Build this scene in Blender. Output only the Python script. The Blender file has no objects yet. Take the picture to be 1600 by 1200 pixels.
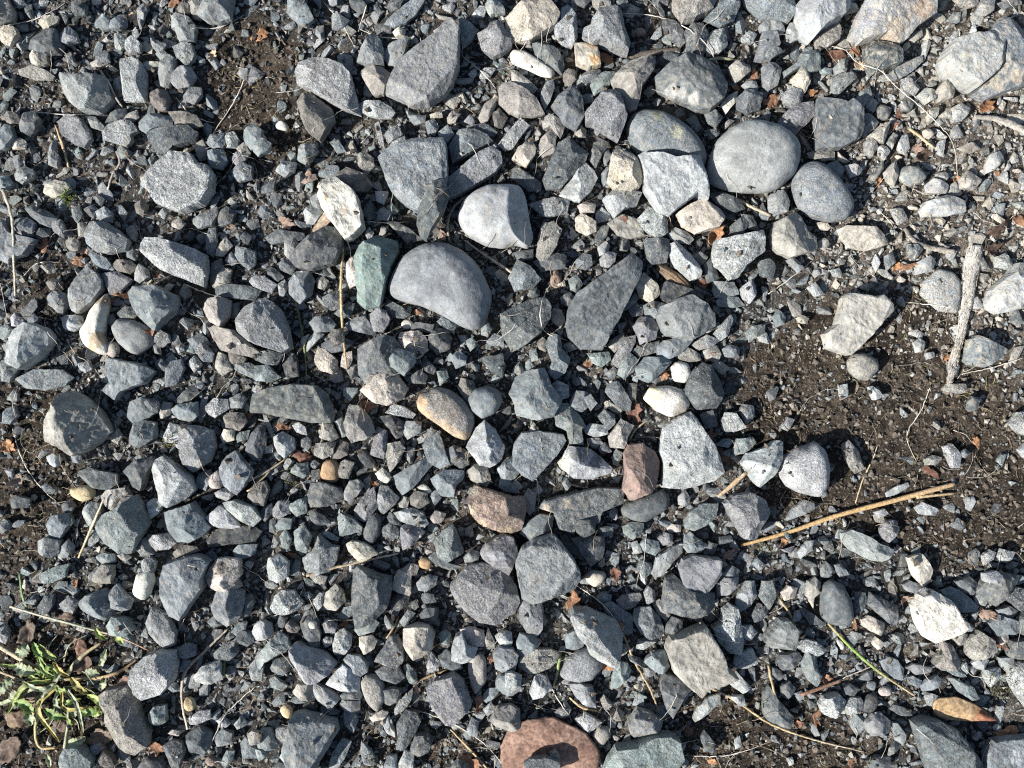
import bpy, bmesh, math, random
import numpy as np
from mathutils import Vector

# ------------------------------------------------------------------ camera, sky, sun, exposure
sc = bpy.context.scene
S = 0.0005                      # one photo pixel is half a millimetre of ground
HC = 1240.0                     # camera height in those units (0.62 m)
cam_d = bpy.data.cameras.new('camera')
cam = bpy.data.objects.new('camera', cam_d)
sc.collection.objects.link(cam)
cam.location = (0, 0, HC * S)
cam.rotation_euler = (0, 0, 0)
cam_d.sensor_width = 36.0
cam_d.lens = 36.0 * HC / 1600.0
cam_d.clip_start = 0.01
cam_d.clip_end = 500.0
sc.camera = cam

SUN_AZ = math.radians(207)      # direction towards the sun, counted from +X (photo right) towards +Y (photo up)
SUN_EL = math.radians(34)
world = bpy.data.worlds.new('World')
sc.world = world
world.use_nodes = True
wn = world.node_tree
bg = wn.nodes['Background']
sky = wn.nodes.new('ShaderNodeTexSky')
sky.sky_type = 'NISHITA'
sky.sun_disc = False
sky.sun_elevation = SUN_EL
sky.sun_rotation = math.pi / 2 - SUN_AZ
wn.links.new(sky.outputs['Color'], bg.inputs['Color'])
bg.inputs['Strength'].default_value = 0.062
sun_d = bpy.data.lights.new('sun', 'SUN')
sun_d.energy = 4.8
sun_d.angle = math.radians(0.5)
sun_d.color = (1.0, 0.963, 0.91)
sun = bpy.data.objects.new('sun', sun_d)
sc.collection.objects.link(sun)
to_sun = Vector((math.cos(SUN_AZ) * math.cos(SUN_EL), math.sin(SUN_AZ) * math.cos(SUN_EL), math.sin(SUN_EL)))
sun.rotation_euler = to_sun.to_track_quat('Z', 'Y').to_euler()
sun.location = to_sun * 3
vs = sc.view_settings
vs.view_transform = 'Standard'
vs.look = 'None'
vs.gamma = 1.0
vs.use_curve_mapping = False
vs.exposure = 0.95
sc.cycles.use_denoising = False
sc.cycles.filter_width = 1.15

# ------------------------------------------------------------------ traced stones: type+colour, outline in quarter pixels of a 400x300 tile; facets angle:offset:slope; h height; label|short name
STONES = """
T 0 0
ag 410,500 430,490 560,510 600,490 680,500 700,560 720,640 640,710 540,712 470,660 425,600;20:.4:.9 #pale grey stone split by a dark crack, shaded on its far side|the cracked grey stone
al 765,380 835,362 895,400 920,460 918,640 850,645 790,640 775,500;0:.4:1.5 #pale upright block-shaped stone with a thin straw streak down its face|the pale upright block
ag 1250,110 1290,20 1330,-30 1470,-20 1460,60 1445,130 1380,155 1300,140
rg 1085,300 1140,275 1210,285 1228,360 1180,425 1120,370
at 1190,30 1260,0 1280,40 1260,130 1215,120
rm 1110,60 1150,25 1190,40 1195,90 1140,100
ag 1080,110 1110,90 1200,130 1235,180 1220,265 1130,270 1115,190 1085,190
rg 1020,400 1070,350 1110,380 1105,460 1060,555 1010,540 1003,460
rg 1090,480 1140,430 1200,430 1230,480 1200,540 1130,575 1090,535
rm 950,590 990,565 1050,575 1075,630 1050,700 1000,700 955,650
ag 1155,610 1200,550 1260,550 1270,600 1220,650 1160,640
sp 380,770 430,728 520,750 570,820 585,880 545,935 470,900 400,850 #flat purplish-grey stone with rough edges below the cracked grey stone|the flat purplish stone
sl 655,830 690,790 780,755 830,765 875,830 835,850 840,890 800,920 740,900 665,880
rb 880,770 930,725 1000,715 1080,740 1085,790 990,810 930,845 885,820
am 1055,700 1140,705 1240,730 1275,790 1230,810 1150,795 1080,780
ad 925,845 960,820 1100,800 1180,795 1245,830 1230,890 1100,920 1040,970 990,960 950,900;250:.5:.8
sl 905,1170 960,1090 1030,1030 1100,965 1210,975 1260,1040 1320,1050 1355,1110 1345,1200 1290,1290 1150,1340 1010,1290 960,1210;h1.2 #broad pale olive-grey flat stone with a jagged rim|the broad pale olive-grey stone
ad 205,320 230,250 300,190 370,200 405,290 380,340 300,350 250,340
ac 205,350 240,300 300,320 305,400 250,425 210,400
ac 245,150 290,105 370,110 365,150 290,195
rc 0,220 40,175 110,180 125,230 70,290 20,270
at -60,20 0,0 60,0 100,70 90,140 30,180 -40,200 -80,120
st 120,440 200,415 290,440 345,480 330,505 220,500 130,475
ag 400,230 440,170 480,210 500,260 430,290 395,270
ab 615,130 650,95 700,130 690,190 640,190 605,160
ab 690,170 740,110 790,100 800,160 760,190 700,190
ad 455,30 500,0 550,40 540,100 480,110 455,70
ag 860,60 900,25 920,70 900,120 870,110
ad 130,780 160,720 220,700 260,750 235,820 200,860 140,820
rm 20,740 60,700 120,720 140,770 70,780
rb 0,830 40,780 90,800 105,860 60,930 0,950 -40,900
rc 85,900 130,865 165,890 160,930 90,935
rg 540,730 600,735 655,790 640,820 580,800
ad 660,770 700,710 790,680 800,720 740,760
at 770,740 860,690 875,740 830,760
rb 725,510 760,485 800,520 780,580 740,605 720,560
rt 900,390 1020,395 1000,430 920,445
ag 945,240 1040,280 1020,320 990,335 950,280
ag 980,340 1030,320 1060,350 1010,385
al 720,215 770,220 795,290 760,320 725,300
al 800,260 840,235 890,280 880,330 820,340 795,310
rt 570,395 640,375 680,400 640,425 580,420
rc 655,420 690,405 740,440 720,455
rg 105,1080 160,1042 220,1070 215,1120 150,1155 110,1130
rc 300,1160 350,1130 430,1145 450,1190 400,1230 330,1240 290,1210
rg 310,970 350,945 380,990 365,1050 310,1030
rb 0,1110 50,1100 90,1150 50,1190 0,1200
rg 85,980 130,970 140,1030 110,1070
at 1230,900 1270,870 1300,940 1290,1000 1250,1010 1232,950
ab 1300,900 1330,850 1400,840 1425,890 1400,930 1330,930
ab 1310,950 1400,940 1430,1010 1390,1060 1320,1050
al 1420,840 1470,830 1500,880 1480,930 1420,925
at 1480,930 1530,890 1570,960 1540,1000
ap 1465,970 1500,940 1540,1000 1500,1050 1460,1020
ab 1455,1070 1520,1020 1585,1050 1580,1120 1500,1140 1460,1110
ab 1530,820 1590,780 1650,820 1640,930 1570,940 1530,880
T 1 0
sl 255,470 280,410 360,378 470,395 550,430 600,480 625,560 650,660 660,730 560,700 420,620 330,580 270,540;-8:.6:1.3;h1.7 #oblong light grey stone, rounded at one end and broken dark at the other|the oblong light grey stone
am 265,650 300,600 370,610 480,690 500,760 410,895 330,830 300,760 #dark brown wedge-shaped stone under the oblong light grey stone|the dark brown wedge
ag 635,400 660,320 735,220 780,260 800,320 805,420 700,425
ag 790,350 840,290 950,240 960,260 930,350 880,415 830,415
at 655,470 690,430 790,425 850,470 830,540 800,600 740,605 700,530
sp 815,600 850,500 900,400 960,350 1080,260 1140,230 1190,160 1240,160 1280,210 1285,330 1270,450 1230,550 1180,620 1090,670 990,680 880,630;238:.8:1.6;h1.5 #large dark grey teardrop-shaped slab with a pale lower rim|the grey teardrop slab
rl 635,660 690,640 780,640 840,670 870,710 850,745 750,740 660,710
ab 1265,110 1300,130 1395,200 1340,270 1290,305 1280,200
ap 1385,230 1450,200 1460,160 1540,155 1555,210 1600,250 1600,300 1540,350 1480,370 1410,320
rb 205,0 240,-30 290,-20 340,70 370,130 320,175 260,150 210,100
sb 800,160 850,100 960,10 1010,-20 1060,0 1000,100 940,150 870,180
ad 575,-20 680,20 700,70 650,90 600,50
ad 820,50 850,0 930,0 900,60 850,80
rt 515,160 550,150 630,200 600,225 540,195
al 1435,30 1490,0 1540,40 1555,90 1470,105 1440,70
al 1345,110 1400,40 1440,60 1420,110
al 450,0 510,-30 505,30 470,35
sb 800,1060 775,1010 790,990 860,930 1000,890 1180,885 1200,930 1205,1120 1190,1220 1150,1340 1080,1330 1000,1330 900,1260 850,1200 830,1150;h1.3 #large blue-grey five-sided slab with an uneven top|the five-sided blue slab
ab 1205,920 1270,830 1370,820 1440,850 1480,890 1400,930 1310,980 1230,1030
sg 1190,1140 1290,1060 1400,960 1480,925 1530,960 1540,1030 1500,1090 1370,1170 1290,1220 1200,1260;h1.8 #long grey bar-shaped stone lying at a slant beside the five-sided blue slab|the slanting grey bar
ad 1320,790 1430,780 1510,830 1480,860 1400,830 1330,820
at 1390,740 1430,660 1500,610 1500,660 1450,760 1410,775
rm 1480,720 1520,680 1570,740 1540,800 1490,790
rb 950,730 1060,725 1060,770 990,785
rb 1060,770 1110,745 1145,790 1120,850 1075,840
rb 1145,830 1200,790 1240,850 1200,905 1150,880
rg 800,850 850,800 900,800 920,850 830,900
al 835,920 870,870 930,850 935,890 880,925
sl 740,780 770,760 790,850 805,930 770,900
at 1195,740 1230,690 1275,720 1240,775 1200,770
rg 1300,760 1340,720 1370,760 1350,785
rc 1085,720 1160,700 1165,735 1090,740
rc 855,205 900,175 935,190 930,230 880,235
ab 265,1000 280,910 370,905 395,950 320,1040
ag 125,1070 180,1010 260,1020 240,1080 180,1110
ab 400,1075 440,1040 520,1045 535,1090 470,1125 400,1105
am 520,1090 570,1050 690,1100 730,1160 700,1200 560,1200 520,1160
at 640,970 680,950 735,990 740,1040 690,1100 640,1030
ab 460,890 520,880 565,950 510,960
an 0,890 40,865 100,900 80,950 20,985 -10,950
ad 40,1170 130,1110 120,1200 40,1210
rw 120,780 160,750 205,790 195,820 130,805
ac 780,1010 820,975 870,1000 860,1050 800,1060
ac 385,1170 420,1120 460,1160 420,1200
ar 285,1140 330,1100 370,1090 385,1120 310,1150
T 2 0
ac 0,100 30,60 90,20 200,10 240,30 300,110 270,180 190,230 110,275 0,270 -40,200 -40,130 #pale cream-grey lumpy stone near the top edge above a cream finger-shaped one|the cream-grey lump
al 265,190 300,150 310,60 350,40 400,110 405,250 370,305 310,285 270,235;0:.4:1
ag 495,150 540,80 640,55 680,90 690,190 730,290 715,355 650,340 540,290 500,300 440,240 445,190 500,180
ac 390,280 500,280 540,350 550,420 470,440 400,410 #orange-tan lump with a curled leaf against it|the orange-tan lump
rw 0,310 80,325 200,400 268,450 250,490 190,480 80,430 0,400 -15,350 #cream-white finger-shaped stone lying at a slant|the cream finger stone
ad 125,285 190,270 290,330 325,410 310,470 230,420 150,360
at -10,440 30,450 120,520 165,560 130,585 60,560 0,510
at -85,560 -60,525 0,525 60,560 150,630 205,720 140,735 40,735 -20,710 -80,650 #grey-tan three-cornered stone below the cream finger stone|the grey-tan triangle
ag 180,590 210,520 255,500 265,560 230,650 205,690 180,640
ad 245,670 290,610 370,550 410,570 440,650 445,740 400,825 330,790;200:.05:.9;20:-.5:.4
rm 320,470 350,440 400,455 400,510 360,545 325,510
ap 405,500 470,450 550,440 560,460 480,530 410,550
an 490,540 510,490 570,460 640,460 665,480 600,550 510,605
at 610,520 680,440 740,390 860,350 890,400 880,450 800,560 790,640 770,700 730,710 680,660 660,590 #olive-grey angular stone, broad at the top and pointed at the bottom|the pointed olive-grey stone
ap 450,730 470,700 560,600 620,575 660,600 680,680 705,760 660,895 600,860 500,790 460,790 #jagged purplish-grey stone beside the pointed olive-grey one|the jagged purplish stone
rb 705,800 740,720 820,690 930,700 1060,770 1150,850 1200,930 1220,1000 1190,1080 1130,1030 1000,1020 900,1000 800,990 740,910 #smooth dark blue cobble with two round yellow-green spots|the spotted blue cobble
ad 885,500 930,450 990,400 1080,365 1180,375 1280,440 1340,530 1310,640 1220,710 1150,700 1040,650 950,600 905,580;232:.3:1.0;45:.3:.6;h1 #large dark rounded stone with a white-dusted lower flank|the dark rounded stone
sl 770,1000 800,985 910,990 1000,1020 1150,1000 1180,1080 1205,1200 1200,1270 1130,1240 1040,1310 970,1360 900,1340 870,1290 820,1200 810,1100;h1.6 #pale flat slab with a chipped edge resting on the spotted blue cobble|the chipped pale slab
ac 605,1050 620,980 660,950 740,980 790,1060 815,1130 790,1180 740,1205 640,1190 595,1140;h1.3 #knobbly cream and brown stone overlapping the chipped pale slab|the knobbly cream stone
rl 1210,1080 1230,980 1290,870 1380,790 1480,755 1590,770 1680,800 1760,860 1795,920 1790,1000 1770,1080 1680,1170 1620,1200 1500,1210 1400,1200 1300,1180 1230,1150;-35:.55:.45;h1.2 #largest smooth round grey cobble with faint pale scratches|the large round cobble
ad 190,1130 240,1020 290,900 350,865 440,930 475,970 450,1030 390,1100 300,1190 210,1190;-30:.35:.9
al 315,1200 380,1110 450,1015 510,1070 535,1120 490,1200 420,1270 330,1250 290,1230
at 150,960 180,880 240,810 280,830 270,960 200,985
at 185,760 230,720 290,750 325,800 300,870 240,800 195,810
ac 0,1000 40,930 130,890 150,940 130,1000 90,1050 40,1030 #small rough orange-cream lump between grey stones|the small orange-cream lump
ad 0,1060 40,1050 130,1110 185,1150 180,1200 100,1200 0,1120
at 390,830 430,790 465,820 460,860 400,865
rb 425,600 500,595 505,640 450,655
ab 555,1100 590,1050 610,1060 600,1150 570,1165
ab 560,960 600,930 620,980 580,1040
ad 480,1000 510,900 560,870 610,910 560,970 520,1060
al -90,910 -20,820 50,742 110,790 60,860 0,935 -40,945
ad 1070,210 1120,160 1190,160 1215,220 1210,320 1180,370 1110,340 1060,350 1090,290
al 1210,230 1260,195 1325,190 1340,290 1290,340 1210,360 1215,280
ad 940,130 1010,140 1070,210 1080,270 1050,300 980,240 945,180
at 1000,0 1000,60 1060,150 1130,145 1240,80 1270,20 1250,-40 1100,-60 1000,-40 #pale tan rough stone cut by the top edge right of the dark gritty gap|the pale tan rough stone
ab 1240,90 1280,20 1290,-30 1410,-30 1410,60 1380,130 1300,180 1250,160 1200,130
ab 1435,-20 1450,30 1560,120 1660,150 1720,155 1760,90 1740,-40
ab 1525,330 1560,210 1640,200 1660,290 1600,400 1510,385
at 1350,430 1390,395 1480,420 1480,460 1390,525 1365,480
ag 1430,540 1460,510 1520,520 1535,560 1500,585
aw 1305,660 1340,610 1410,570 1400,630 1330,720 #small bright white shard beside the dark rounded stone|the bright white shard
ad 1400,620 1450,570 1560,590 1540,690 1470,720 1400,680
al 1430,240 1480,200 1525,220 1500,270 1440,270
ag 1540,170 1570,140 1630,150 1600,200 1550,205
ab 1560,430 1600,400 1640,400 1675,440 1650,540 1600,570 1565,540
ad 1200,710 1250,690 1320,740 1270,800 1220,780
ad 1200,820 1290,810 1290,850 1230,880
ad 1080,760 1140,720 1180,800 1150,840
at 500,0 610,0 620,50 560,80 510,40
ad 650,10 720,-20 725,40 680,60
ad 390,0 500,0 450,50 410,40
rr 760,190 800,178 838,190 830,220 770,225
rm 820,580 880,530 890,580 850,620
T 3 0
al 150,60 210,0 260,-40 500,-30 480,80 430,140 330,190 250,275 190,240 165,130;h1.1 #warm pale tan block with a ridge, cut by the top edge|the tan ridged block
at 280,240 330,190 430,140 445,200 430,260 370,300 300,310
al 105,220 130,150 175,145 185,250 140,270 105,250
sl 490,250 540,120 610,-10 640,-40 1010,-40 1020,110 900,190 850,260 800,285 700,245 550,290;h1.4 #big mottled blue-grey and rust slab cut by the top edge|the mottled rust slab
ab 0,140 40,125 100,200 60,235 0,210
ab 0,310 60,305 90,330 20,370 -20,350
ab 1350,220 1430,130 1500,145 1560,200 1640,350 1640,480 1560,560 1470,600 1330,640 1260,600 1350,500 1400,440 1415,300;h.8 #long mottled blue-grey stone half hidden behind a pale five-sided one|the mottled blue-grey stone
sl 1050,400 1110,290 1340,240 1400,260 1415,310 1390,440 1350,500 1250,585 1190,560 1090,480;h2 #large pale dusty five-sided stone near the upper right corner|the dusty pale stone
at 1155,0 1310,0 1310,40 1250,55 1200,40
ag 1290,90 1330,0 1410,0 1390,80 1340,115
ad 1420,30 1560,-20 1580,30 1480,60
ad 595,310 640,270 740,280 800,340 800,420 720,450 650,470 600,400
sb 690,490 760,460 820,400 960,350 960,390 900,450 810,500 720,515
al 825,500 870,490 940,550 910,595 840,570
al 930,600 970,560 1040,570 1030,630 980,655
at 1035,580 1090,520 1160,560 1140,620 1060,640
an 85,460 180,400 200,340 310,320 320,440 240,465 180,440 100,490
ac 145,500 190,445 250,470 255,520 220,595 170,570 #pale yellow-green lump beside an orange leaf scrap|the yellow-green lump
rg 95,590 130,555 210,580 205,640 150,675 95,650
an 390,500 440,470 520,460 540,500 480,560 420,610 395,560
an 405,430 450,380 495,380 480,450 420,475
an 320,430 400,430 400,470 330,460
ap 40,790 110,700 200,650 275,640 270,740 150,855
sd 275,690 300,630 420,650 460,670 490,645 560,700 565,830 540,890 440,940 290,945 280,850;h1.4 #dark grey nearly square slab with a notch in its top side|the square dark slab
ag 570,740 620,710 690,770 600,860 570,830
at 620,850 700,780 750,770 720,900 680,890
ag 600,640 640,610 680,650 650,710 600,680
ad 670,690 700,660 765,690 740,750 680,745
an 525,660 570,580 630,540 640,600 570,700 535,690
ad 810,660 860,615 905,650 880,695 830,695
ap 600,890 640,870 680,920 640,985 600,960
al 680,930 720,905 755,950 720,1000 690,970
ab 735,900 780,830 810,850 770,940
at 235,960 280,945 410,950 415,1005 340,1010 250,990
rb 150,1130 170,1060 260,1010 340,1030 420,1110 480,1190 520,1250 530,1300 480,1380 380,1390 260,1360 180,1290 150,1210 #smooth blue-grey egg-shaped cobble touching the large round cobble|the egg-shaped blue cobble
ab 360,1030 420,1010 470,1060 450,1110 400,1090
al 475,1040 530,1030 585,1060 560,1100 510,1115
ad 610,1130 680,1030 720,1000 710,1060 650,1150
rb 805,1090 850,1040 930,1040 990,1110 960,1150 880,1165 820,1130 #smooth oval blue-grey pebble alone among crumbs near the right side|the oval blue pebble
al 980,1160 1020,1120 1120,1160 1100,1210 990,1210
al 1350,1040 1380,970 1440,945 1465,1000 1400,1070 1350,1090
at 1190,1120 1240,1070 1320,1130 1280,1190 1200,1180
ag 1045,1090 1100,1075 1130,1110 1090,1140 1050,1130
at 720,1080 790,1010 810,1060 780,1170 740,1130
al 1140,680 1200,650 1260,690 1200,760 1150,770
at 1175,930 1280,890 1320,930 1260,960
ac 965,820 1000,810 1035,840 1000,870 970,860
at 1065,730 1130,670 1135,740 1080,740
ac 840,280 870,265 890,290 860,320 835,310
at 870,240 950,190 960,230 900,275
at 985,730 1000,690 1060,670 1050,730 1000,780
T 0 1
ag 555,280 600,200 680,200 760,250 820,310 800,370 700,390 620,380 560,330;-40:.3:.6 #grey domed stone with a pale edge, right of a dry leaf scrap|the domed grey stone
ad 170,110 220,90 300,120 370,170 330,230 260,200 200,140
ab 90,180 180,160 230,200 210,280 110,280
ag 330,200 390,175 420,240 410,295 350,250
sb -40,200 40,180 80,260 240,300 170,400 100,420 80,460 0,420 -40,360 #flat blue slab at the left edge crossed by a dry stem|the flat slab under the stem
rt 415,310 450,290 500,310 490,370 440,365
at 490,200 520,190 560,230 540,280 500,280
ab 455,90 500,85 520,150 490,200 460,160
rl 615,130 660,95 710,130 700,190 640,190
sb 720,90 760,80 800,130 780,185
rm 850,80 900,50 930,90 900,160 860,130
rg 795,230 830,210 860,250 850,310 810,290
ad 590,40 620,10 660,50 640,95
rd 530,110 590,80 620,120 590,170
rg 990,140 1030,100 1060,130 1030,170
rt 1080,190 1120,170 1165,200 1130,240 1085,220
ab 1210,170 1280,130 1360,95 1370,140 1330,210 1250,235 1215,200
ad 1365,150 1420,90 1480,130 1450,200 1380,215
al 915,330 940,295 1030,300 1200,350 1300,400 1310,480 1290,600 1180,560 1050,500 980,450 920,390;0:.8:1.5;60:.5:.8;h1.3 #long pale grey block with one squared end, slanting down|the long pale block
ab 1290,340 1310,230 1350,225 1365,320 1340,410 1300,380
ac 1350,400 1370,330 1420,290 1455,340 1400,400
ab 1475,390 1480,340 1600,370 1600,460 1560,490 1500,440
ag 1410,430 1450,375 1490,440 1450,465
am 1320,560 1330,450 1390,415 1395,470 1340,600
at 1345,560 1400,470 1450,490 1440,560 1350,600
rd 1470,270 1500,240 1530,260 1500,310
rd 1500,290 1540,250 1575,280 1550,330
rk 1140,280 1200,240 1230,280 1190,320
rd 1230,280 1290,250 1310,290 1260,330
ab 550,340 600,380 680,420 720,490 650,490 590,440
rm 710,460 740,425 820,430 870,470 820,515 750,495
ag 850,510 880,450 930,490 940,540 880,570 850,550
ag 455,690 470,610 520,510 560,470 620,510 660,560 660,610 600,690 500,765 460,740 #grey streaked stone shaped like a pointed egg above the horn-shaped one|the streaked pointed egg
sp 650,515 750,500 835,550 820,575 710,660 #small lilac-grey triangular flake beside an orange leaf strip|the lilac flake
ab 845,640 880,600 1000,590 1060,630 1130,650 1100,760 1000,860 980,870 900,780 870,720;30:.3:.6 #dark blue-grey angular stone with an orange leaf strip against it|the angular dark blue stone
rw 510,870 550,810 580,730 630,670 680,625 690,690 670,800 655,900 680,960 680,1015 620,1015 550,970 515,920 #cream-white horn-shaped stone with brown stains|the horn-shaped stone
ri 660,960 690,930 740,950 745,1010 710,1035 665,1010
rp 700,840 740,790 830,800 920,840 970,890 960,950 870,1030 820,1010 750,950 710,880;h.7 #smooth lilac-grey tongue-shaped stone right of the horn-shaped stone|the lilac tongue stone
ad 735,760 780,720 840,720 870,760 840,795 760,790
ad 670,800 710,760 730,800 700,840
al 395,800 420,770 510,775 530,830 470,870 420,860
ab 300,670 340,620 410,630 430,700 400,770 350,730
rm 300,570 340,540 390,560 390,610 330,615
al 65,950 110,870 200,820 300,850 340,900 330,960 240,1060 170,1110 100,1070 90,1000;h1.2 #pale speckled granite lump near the left edge on dark soil|the speckled granite lump
al 75,790 110,755 150,800 130,840 80,835
ab 185,790 220,760 250,790 230,845 190,840
al 500,1070 560,1050 580,1110 540,1130 510,1110
ag 20,1050 80,1050 140,1090 70,1190 30,1180
sb 100,1170 220,1110 400,1110 470,1160 420,1210 300,1240 180,1230
sb 680,1050 720,1040 900,1075 985,1120 930,1190 780,1250 740,1300 670,1240 720,1190 700,1110;h1.3 #two-tone blue-grey wedge stone below the lilac tongue stone|the two-tone wedge
ag 975,890 1010,860 1060,890 1070,940 1020,970 980,940
ag 960,950 1000,960 1010,1020 975,1010
al 1100,970 1130,950 1155,990 1120,1010
ab 1220,950 1280,940 1340,1010 1330,1060 1280,1060 1230,1000
rd 975,1060 1010,1040 1055,1070 1040,1120 990,1110
al 1180,1070 1220,1025 1270,1080 1220,1130
ab 1045,1150 1070,1060 1140,1045 1160,1100 1110,1200 1040,1220
sd 1350,590 1430,575 1560,590 1640,620 1600,680 1480,665 1360,650;h1.5
at 1285,740 1320,670 1380,660 1450,680 1440,780 1390,850 1320,810;10:.2:.9
ad 1450,700 1500,690 1490,780 1450,790
at 1310,850 1350,840 1480,870 1560,940 1640,1010 1600,1040 1500,1020 1400,990 1340,920
rm 1430,1000 1470,985 1550,1040 1530,1075 1450,1075
at 1350,1100 1370,1000 1420,1020 1460,1110 1400,1150
ab 1440,1080 1560,1070 1640,1110 1600,1170 1500,1130
ab 800,370 820,330 860,400 850,430 800,410
T 1 1
ag 0,700 60,670 110,690 170,750 210,850 235,980 190,1010 100,980 30,960 -30,930 -100,870 -110,790 -60,720;40:.35:.8 #grey stone with a chipped pale ridge near a green grass stem|the chipped ridge stone
ad 0,1005 90,990 180,1015 140,1080 80,1080 0,1050
sw 410,50 430,-20 460,-60 520,-70 620,0 650,60 670,130 685,230 640,285 575,315 540,270 480,180 430,120;h2.6 #white quartz chunk with rusty veins and a ragged lower end|the white quartz chunk
ad 225,410 280,350 400,260 450,225 510,230 550,290 540,370 490,460 370,495 270,480 230,440;255:.4:.9;h1.2 #dark grey stone with a pale ragged lower edge left of the straw|the ragged dark stone
ag 180,390 190,310 240,280 280,340 220,430
ad 60,290 130,240 300,260 310,310 200,310 100,330
ae 620,410 660,350 770,280 890,315 895,380 850,480 820,600 780,720 690,740 640,690 650,620 635,580 640,500;h1.1 #green stone, long and rough, left of the big smooth cobble|the green stone
sd 815,185 880,190 960,230 1040,300 950,330 900,280;h1.3
ad 1020,120 1060,50 1110,-60 1170,-70 1205,30 1180,120 1100,240 1070,310 1030,290 1015,220;0:.3:1;h1.5 #narrow pointed grey stone leaning on the five-sided blue slab|the narrow pointed stone
rg 825,610 850,520 900,430 960,370 1060,320 1190,320 1300,370 1390,460 1440,560 1475,650 1460,740 1420,840 1370,870 1280,840 1180,780 1100,740 1030,710 930,690 840,650;30:.45:.5;h1.2 #large smooth grey cobble in the middle, one lower corner drawn out|the big smooth cobble
rl 1255,170 1280,80 1350,10 1440,-35 1560,-45 1660,-30 1690,60 1710,180 1735,290 1700,360 1620,330 1540,355 1440,340 1320,280;5:.32:1.1;h1.4 #pale speckled granite cobble with a shaded right-hand face|the granite cobble
ai 560,470 600,400 650,480 640,580 590,605 560,540
al 0,520 60,530 130,580 100,635 0,600 -40,560
rd 65,480 100,470 180,530 140,560 80,520
rg 140,580 180,550 205,590 180,650 150,660
ab 210,570 260,500 340,490 370,560 350,640 280,700 220,640;0:.2:1
rd 140,450 190,420 250,470 230,520 160,490
rt 380,545 420,530 460,560 430,620 385,595
rd 380,500 440,485 475,520 400,535
ad 420,660 500,625 560,640 540,720 480,745 430,700
ad 490,760 580,690 620,700 600,770 540,790
rb 340,820 380,780 460,785 505,830 480,870 370,880
rm 455,900 490,860 540,870 550,940 490,965
rg 710,770 760,720 810,740 840,800 800,880 740,870 715,830
sd 800,700 830,675 920,720 970,770 930,790 840,780
ab 560,830 620,790 690,780 760,900 680,880 580,860
ad 410,950 530,900 620,940 560,990 470,1010 420,990
al 330,920 370,875 430,890 360,960 320,1000
ac 370,1060 390,970 440,985 510,1050 515,1110 490,1140 400,1110 #cream wedge chip between the green grass stem and the straw|the cream wedge chip
ai 530,1090 545,1010 600,995 605,1050 570,1110
ad 640,980 700,940 800,890 870,910 920,980 900,1080 860,1200 760,1200 700,1210 650,1140 #dark slate-grey stone left of a pale pink lump|the dark slate-grey stone
ai 890,930 910,880 1020,870 1070,920 1080,990 1010,1045 960,1000 900,960 #pale pink lump of stone below the big smooth cobble|the pale pink lump
ak 1080,900 1130,850 1190,860 1225,910 1215,980 1140,1015 1090,970
ad 940,850 1000,815 1110,830 1100,880 1010,870
ab 1130,810 1160,780 1250,830 1240,890 1180,860
rw 905,820 940,795 985,820 970,855 920,855
ab 840,1040 890,980 990,1010 1000,1060 930,1150 880,1120 850,1090
rd 1030,1060 1060,1040 1130,1100 1110,1140 1060,1120
ab 1220,1030 1270,990 1320,1030 1310,1080 1250,1105
an 1310,930 1350,910 1390,950 1340,1000
an 1410,830 1440,800 1475,860 1450,910 1410,890
ab 1440,940 1490,885 1550,910 1545,965 1460,960
ad 1400,1040 1540,1010 1560,1090 1540,1160 1470,1120
an 1130,1120 1190,1120 1210,1160 1150,1210
ad 940,1170 1030,1110 1070,1150 1060,1200 960,1200
ak 175,1080 230,1010 260,1040 270,1150 200,1160
an 0,1090 80,1080 160,1160 110,1190 10,1180
ab 755,130 800,95 850,130 830,180 770,175
an 820,90 850,70 890,120 870,140 830,130
al 745,0 830,0 800,80 760,60
al 305,130 350,80 420,130 370,200 320,200
rg 340,40 380,15 420,60 410,115 360,110
al 680,260 710,220 740,260 715,320
at 770,270 790,215 830,230 800,275
T 2 1
ag 100,80 250,40 360,50 340,140 200,160
al 565,50 620,0 720,-10 810,10 770,90 700,110 640,165 600,120;h1.1 #cream speckled angular lump below the knobbly cream stone|the speckled cream lump
ai 410,90 460,65 520,80 510,130 430,135
ac 395,170 430,135 520,190 525,250 470,275 400,240 #yellow-cream knobby little stone left of the olive flat one|the yellow-cream knob
st 600,200 680,140 780,180 830,280 740,295 660,270
al 785,170 850,100 960,180 970,260 900,300 820,240
sc 1020,145 1100,90 1190,55 1290,120 1320,170 1280,230 1140,265 1060,220;h1.6 #tan-cream slab tucked under the chipped pale slab, orange leaf below|the tan-cream slab
rd 1215,20 1290,5 1420,60 1450,110 1380,135 1280,90
rd 1260,95 1390,150 1380,180 1300,150
rd 1360,220 1440,150 1475,210 1440,260 1370,265
rd 1430,140 1500,150 1540,240 1480,230
at 150,400 165,290 190,200 260,190 310,240 280,340 220,430 180,440 #tan elongated stone standing upright right of the granite cobble|the tan elongated stone
ad 130,440 220,380 340,400 330,480 180,500
ad 10,380 130,360 130,420 40,440
ab 0,500 30,430 110,470 180,550 130,600 20,625 0,590 -20,540
rn 355,550 400,520 440,580 400,630 365,610
rd 300,660 360,630 400,660 370,720 310,700
rd 95,650 130,590 175,620 170,670
rt 240,760 260,725 310,740 330,810 300,850 250,810
sd 335,830 350,720 400,640 560,510 740,390 810,445 800,520 740,640 660,780 640,840 560,990 430,985 350,910;h1.5 #long dark grey tapering slab pointing to the upper right|the tapering dark slab
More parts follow.
